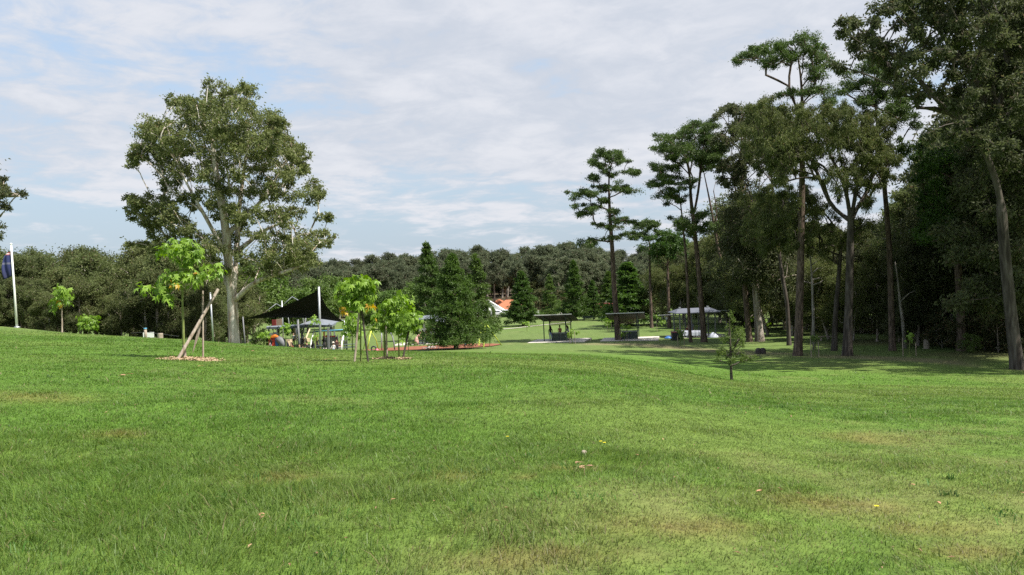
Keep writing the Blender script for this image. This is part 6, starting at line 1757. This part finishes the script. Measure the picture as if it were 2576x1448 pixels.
person(1076, 96.5, 2.6, 'lean', (.58, .42, .25), (.55, .58, .65), (.02, .012, .008), 'person in a tan top right of the gabled shelter post', skin='tan')
person(1087, 99, 3.0, 'stand', (.6, .6, .62), (.1, .1, .12), (.06, .04, .03), 'person in a white top at the back of the grey gabled shelter')
person(1172, 84, .3, 'stand', (.03, .16, .24), (.04, .10, .20), (.01, .008, .006), 'child in blue seen through the low branches of the broad conifer', H=1.3)
person(1140, 90, 1.4, 'sit', (.5, .5, .5), (.3, .1, .1), (.03, .02, .01), 'small child in pale clothes on the red ground behind the broad conifer', H=1.0)
person(1604, 124, 1.2, 'walk', (.30, .31, .33), (.07, .09, .11), (.02, .015, .01), 'person in a grey shirt walking on the lawn behind the second small shelter', skin='tan')
person(1678, 122, 1.3, 'walk', (.70, .70, .70), (.05, .08, .10), (.02, .015, .01), 'person in a white shirt walking on the lawn left of the hip roofed shelter')
person(1731, 95, 3.0, 'sit', (.30, .09, .07), (.05, .05, .06), (.01, .008, .006), 'person in rust red between the tables of the hip roofed shelter', dz=.1)
person(1742, 94, 2.7, 'stand', (.20, .21, .27), (.10, .10, .14), (.01, .008, .006), 'person in grey blue standing behind the draped tables', dz=.1, skin='tan')
person(1707, 90.5, 1.2, 'sit', (.10, .05, .05), (.04, .04, .04), (.01, .008, .006), 'dark clothed person sitting just behind the two bins', dz=.0, skin='tan')

# ------------------------------------------------------------------ boulders, bench, white pillars
for px, d, r_, lab in ((1908, 64, .22, 'left of two dark round boulders left of the thick dark trunk'), (1919, 64, .24, 'right of two dark round boulders left of the thick dark trunk')):
    simple('boulder', MB().lathe((0, 0, -.1), [(r_, 0), (r_ * 1.12, .18), (r_, .42), (r_ * .6, .56)], 9), M['rock'], base(px, d), lab, 'boulder', smooth=True)
simple('stump', MB().lathe((0, 0, -.1), [(.26, 0), (.22, .15), (.20, .75), (.12, .82)], 12), M['stump'], base(2331, 63), 'short upright wooden stump left of the scrub under the corner gum', 'stump')
f0 = base(1481, 152); be = empty('park_bench', f0, 'dark low park bench on the far lawn between the two small shelters', 'bench', rz=.1)
MB().box((0, 0, .44), (2.2, .4, .06)).build('seat', M['dark_green'], be); MB().box((0, .22, .70), (2.2, .05, .4)).build('backrest', M['dark_green'], be)
for sx in (-1, 1): MB().box((sx * .9, 0, .2), (.08, .38, .42)).build('leg', M['dark_green'], be)
simple('bench', MB().box((0, 0, .4), (1.6, .4, .08)).box((-.6, 0, .18), (.1, .3, .36)).box((.6, 0, .18), (.1, .3, .36)), M['stake_wood'], base(2081, 78), 'small timber bench on the grass behind the thick dark pine trunk', 'bench')
def pillar(px, d, py0, py1, w_, label):
    b0 = base(px, d); h_ = (py1 - py0) * d / FPX
    r_ = empty('gate_pillar', b0, label, 'pillar')
    MB().box((0, 0, h_ / 2), (w_, .5, h_)).build('shaft', M['white'], r_, bevel=.02)
    MB().box((0, 0, h_ + .03), (w_ + .1, .6, .08)).build('cap', M['offwhite'], r_)
pillar(1349, 188, 794, 805, .28, 'thin white pillar at the road, left of its thicker twin')
pillar(1354, 188, 792, 805, .42, 'thicker white pillar at the road left of the first shelter roof')
pillar(1427, 197, 787, 797, .78, 'squat white pillar behind the right end of the first shelter roof')
# white post row and slim marker far right of the pine
simple('white_pole', MB().tube([(0, 0, -.2), (0, 0, 5.6)], .09, 8), M['white'], base(1633, 150), 'slim white pole on the far lawn beside the small umbrella crowned pine', 'pole', smooth=True)
fn = empty('low_rail_fence', base(1660, 168), 'low pale rail fence at the far lawn edge left of the hip shelter', 'fence'); f0 = np.array(fn.location)
for q_ in range(7):
    g_ = base(1600 + q_ * 15, 176 - q_ * 2) - f0
    MB().box((g_[0], g_[1], g_[2] + .35), (.12, .12, .9)).build('post', M['stump'], fn)
g1, g2 = base(1600, 176) - f0, base(1690, 164) - f0
MB().tube([tuple(g1 + [0, 0, .62]), tuple(g2 + [0, 0, .62])], .06, 6).build('rail', M['stump'], fn)

# ------------------------------------------------------------------ houses and cars at the road
def gable_house(name, px, d, L_, D_, hw, hr, rz, wall_m, roof_m, label, windows=(), hip=False, ridge=750):
    b0 = base(px, d); b0[2] = W(px, ridge, d)[2] - hw - hr
    r_ = empty(name, b0, label, 'house', rz=rz)
    MB().box((0, 0, hw / 2 - .2), (L_, D_, hw + .4)).build('wall', M[wall_m], r_)
    o_ = .5; x1, y1 = L_ / 2 + o_, D_ / 2 + o_; ins = min(D_ / 2, L_ / 2.2) if hip else 0.0
    z0_ = hw - .05
    MB().add([(-x1, -y1, z0_), (x1, -y1, z0_), (x1, y1, z0_), (-x1, y1, z0_), (-x1 + ins, 0, z0_ + hr), (x1 - ins, 0, z0_ + hr), (-x1, -y1, z0_ - .18), (x1, -y1, z0_ - .18), (x1, y1, z0_ - .18), (-x1, y1, z0_ - .18)],
             [(0, 1, 5, 4), (2, 3, 4, 5), (1, 2, 5), (3, 0, 4), (6, 7, 1, 0), (7, 8, 2, 1), (8, 9, 3, 2), (9, 6, 0, 3), (9, 8, 7, 6)]).build('roof', M[roof_m], r_)
    for (x, z, w_, h_) in windows:
        f_ = MB().box((x, -D_ / 2 - .03, z), (w_ + .16, .08, h_ + .16)).build('window', M['white'], r_)
        MB().box((x, -D_ / 2 - .08, z), (w_, .04, h_)).build('pane', M['glass'], f_)
    return r_
wh = gable_house('white_house', 1228, 212, 7.5, 8, 2.9, 3.0, math.pi / 2 + .1, 'offwhite', 'white', 'white gabled house half hidden behind the bright bushes by the road', [(1.5, 1.5, 1.2, 1.2), (-1.8, 1.5, 1.2, 1.2)], ridge=756)
# its front gable bargeboard faces the park
MB().tube([(-4.25, 4.6, 2.8), (-4.30, 0, 5.9), (-4.25, -4.6, 2.8)], .22, 6).build('bargeboard', M['white'], wh)
pc_ = MB().box((-6.2, -3.4, 2.5), (3.6, 4.2, .18)).build('porch_roof', M['offwhite'], wh)
for y in (-5.2, -3.4, -1.7): MB().box((-7.7, y, 1.2), (.22, .22, 2.5)).build('porch_post', M['white'], wh)
gable_house('tiled_house', 1282, 236, 9, 8, 3.0, 2.6, .1, 'brick', 'tile', 'house with a bright orange tiled hip roof above the road', [(-2.5, 1.6, 1.5, 1.3), (2.0, 1.6, 1.5, 1.3)], hip=True, ridge=754)
gable_house('tiled_house', 1258, 250, 9, 8, 3.2, 3.0, 1.2, 'brick', 'tile', 'second orange roofed house behind the white gable', [(-2, 1.6, 1.2, 1.2)], hip=True, ridge=753)
gable_house('brick_house', 1537, 222, 7, 8, 2.8, 2.2, .3, 'brick', 'maroon', 'red brown brick house glimpsed left of the solitary pine trunk', [(-2.2, 1.5, 1.1, 1.4), (.6, 1.5, 1.1, 1.4)], hip=False, ridge=762)
gable_house('brick_house', 1458, 232, 12, 8, 2.6, 1.6, 0, 'brick', 'tile', 'low brick house glimpsed under the conifers right of the first shelter', [(-2.2, 1.5, 1.4, 1.1), (2.4, 1.5, 1.4, 1.1)], hip=True, ridge=772)
f0 = base(1222, 186)
cp = empty('carport', f0, 'dark carport with a pale edged flat roof left of the parked white car', 'carport')
MB().box((0, 0, 1.9), (2.5, 4, .18)).build('roof', M['offwhite'], cp)
for sx in (-1, 1):
    for sy in (-1, 1): MB().box((sx * 1.1, sy * 1.8, .9), (.12, .12, 1.85)).build('post', M['charcoal'], cp)
MB().box((.2, 1.9, .9), (2.0, .08, 1.8)).build('back_panel', M['charcoal'], cp)
def car(px, d, rz, mat, label):
    b0 = base(px, d); b0[2] += .12
    r_ = empty('parked_car', b0, label, 'car', rz=rz)
    prof = [(-2.1, .35), (-2.15, .75), (-1.95, .92), (-1.25, 1.0), (-.75, 1.42), (.7, 1.45), (1.45, 1.02), (2.05, .88), (2.15, .6), (2.1, .35)]
    v_ = [(x, -.85, z) for x, z in prof] + [(x, .85, z) for x, z in prof]; n_ = len(prof)
    v_ = [(x, y * (.84 if z > 1.1 else 1), z) for x, y, z in v_]
    MB().add(v_, [tuple(range(n_))[::-1], tuple(range(n_, 2 * n_))] + [(i_, (i_ + 1) % n_, n_ + (i_ + 1) % n_, n_ + i_) for i_ in range(n_)]).build('body', M[mat], r_, bevel=.06)
    for sy in (-1, 1):
        MB().add([(-1.1, sy * .86, 1.03), (1.25, sy * .86, 1.03), (.65, sy * .735, 1.38), (-.7, sy * .735, 1.38)], [(0, 1, 2, 3)]).build('side_window', M['glass'], r_)
        for x in (-1.35, 1.3): MB().tube([(x, sy * .72, .32), (x, sy * .90, .32)], .33, 16).build('wheel', M['tyre'], r_, True)
    MB().add([(1.47, -.74, 1.06), (1.47, .74, 1.06), (.78, .66, 1.42), (.78, -.66, 1.42)], [(0, 1, 2, 3)]).build('windscreen', M['glass'], r_)
car(1249, 193, .15, 'car_white', 'white car parked at the road below the white house')
car(1268, 196, .3, 'car_silver', 'silver car parked behind the white one at the road')
hd_ = MB()
SGh = copy_tree(SG, 'clipped dark hedge left of the house hedge end', base(1276, 190), .2, (1.5, 1.2, .62)); SGh['category'] = 'hedge'
SGi = copy_tree(ST[0], 'clipped dark hedge below the orange roofed house', base(1296, 191), .9, (1.7, 1.2, .75)); SGi['category'] = 'hedge'
for q_ in (SGh, SGi): 
    if 'group' in q_: del q_['group']

# ------------------------------------------------------------------ dead branches and poles in the wood
def dead(px, d, lines, r_, label):
    b0 = base(px, d); r0_ = empty('dead_tree', b0, label, 'dead tree')
    T = [np.array([W(p[0], p[1], d + (p[2] if len(p) > 2 else 0)) for p in ln]) - b0 for ln in lines]
    T[0] = np.vstack([[0, 0, -.2], T[0]])
    for i_, t_ in enumerate(T):
        rs = np.linspace(r_, r_ * .35, len(t_)) if i_ == 0 else np.linspace(r_ * .5, r_ * .15, len(t_))
        MB().tube([tuple(p_) for p_ in t_], list(map(float, rs)), 8).build('trunk' if i_ == 0 else 'branch', M['dead_wood'], r0_, True)
dead(2048, 66, [[(2046, 800), (2044, 730), (2040, 660), (2032, 610)], [(2043, 705), (2060, 700), (2068, 702)], [(2042, 690), (2056, 676), (2070, 674)], [(2041, 668), (2058, 656)], [(2044, 715), (2020, 708), (2000, 712)], [(2044, 718), (2062, 712), (2070, 706)]], .14, 'bare white dead tree with short side limbs right of the thick dark trunk')
dead(2500, 60, [[(2496, 830), (2488, 780), (2470, 700), (2452, 640), (2446, 620)]], .10, 'slender pale leaning dead trunk inside the dark right hand wood')
dead(2277, 64, [[(2270, 800), (2265, 770), (2262, 740), (2258, 700), (2252, 660)], [(2263, 762), (2285, 740), (2310, 728)]], .14, 'thin pale leaning forked trunk left of the scrub')
for n_, (x0, y0, x1, y1, px_, d_, lab) in enumerate(((1758, 700, 1790, 655, 1771, 84, 'upper pale'), (1760, 725, 1782, 712, 1771, 84, 'lower pale'))):
    pass

# ------------------------------------------------------------------ leaf litter, bark, stones and flowers on the near grass
def litter(px, py, s_, label, mat='dry_leaf', seed=0, name='fallen_leaf', cat='leaf', n_=1):
    p = hit(px, py); s_ *= .5; rng = np.random.default_rng(seed + int(px)); v_, f_ = [], []
    for q_ in range(n_):
        a = rng.uniform(0, 6.28); c, s = math.cos(a), math.sin(a); o_ = rng.normal(0, s_ * .6, 2) if n_ > 1 else (0, 0)
        k0 = len(v_)
        for (x, y, z) in ((-1, 0, 0), (-.3, -.3, .12), (.4, -.26, .14), (1, 0, .02), (.4, .26, .2), (-.3, .3, .18)):
            v_.append((o_[0] + (x * c - y * s) * s_ * .5, o_[1] + (x * s + y * c) * s_ * .5, .035 + z * s_ * .5))
        f_.append((k0, k0 + 1, k0 + 4, k0 + 5)); f_.append((k0 + 1, k0 + 2, k0 + 3, k0 + 4))
    o = simple(name, MB().add(v_, f_), M[mat], p, label, cat); o.modifiers.new('t', 'SOLIDIFY').thickness = .003
    return o
litter(1910, 1247, .12, 'pinkish dry leaf on the short grass well below the small feathery tree', seed=1)
litter(1603, 1154, .09, 'tiny orange dry leaf right of the yellow flowers', seed=2)
litter(658, 1310, .13, 'crumpled orange brown leaf at the lower left among long grass', seed=3, n_=3)
litter(312, 947, .30, 'brown curled bark piece on the left grass below the staked sapling', seed=4, n_=3, name='bark_piece', cat='bark')
litter(2297, 1230, .10, 'small pink dry leaf towards the right edge', seed=5)
litter(2363, 1277, .14, 'long pale dry leaf near the right edge', seed=6)
litter(835, 906, .35, 'pale tan leaf pile left of the crossed stakes', seed=7, n_=3)
litter(635, 886, .30, 'pale leaf scrap on the crest left of the shade sail', seed=8)
litter(505, 925, .4, 'pale twig on the grass below the wood chip ring', seed=9)
litter(1455, 1180, .16, 'reddish brown leaf crumbs on the bare patch in mid lawn', mat='litter', seed=10, n_=5)
litter(990, 1268, .10, 'small tan leaf left of the dry patch in the lower lawn', seed=11)
litter(2035, 1020, .12, 'tiny pale leaf on the right lawn below the small tree', seed=12)
simple('stone', MB().lathe((0, 0, 0), [(.022, 0), (.030, .012), (.026, .03), (.01, .04)], 9), M['stump'], hit(1469, 1144), 'small pinkish white stone left of the yellow flowers', 'stone', smooth=True)
for px, py, lab in ((1512, 1121, 'left of the close pair of yellow flowers in mid lawn'), (1521, 1124, 'right of the close pair of yellow flowers in mid lawn'), (2206, 1288, 'single yellow flower near the lower right'), (1277, 1108, 'tiny single yellow flower left of the bare patch')):
    p = hit(px, py); mb = MB()
    for q_ in range(7):
        a = q_ / 7 * 6.283; c, s = math.cos(a), math.sin(a)
        mb.add([(0, 0, .04), (c * .012 - s * .006, s * .012 + c * .006, .045), (c * .021, s * .021, .042), (c * .012 + s * .006, s * .012 - c * .006, .045)], [(0, 1, 2, 3)])
    r_ = empty('yellow_flower', p, lab, 'flower')
    mb.build('petals', M['petal'], r_); MB().tube([(0, 0, 0), (0, 0, .042)], .0025, 5).build('stem', M['green_stem'], r_)
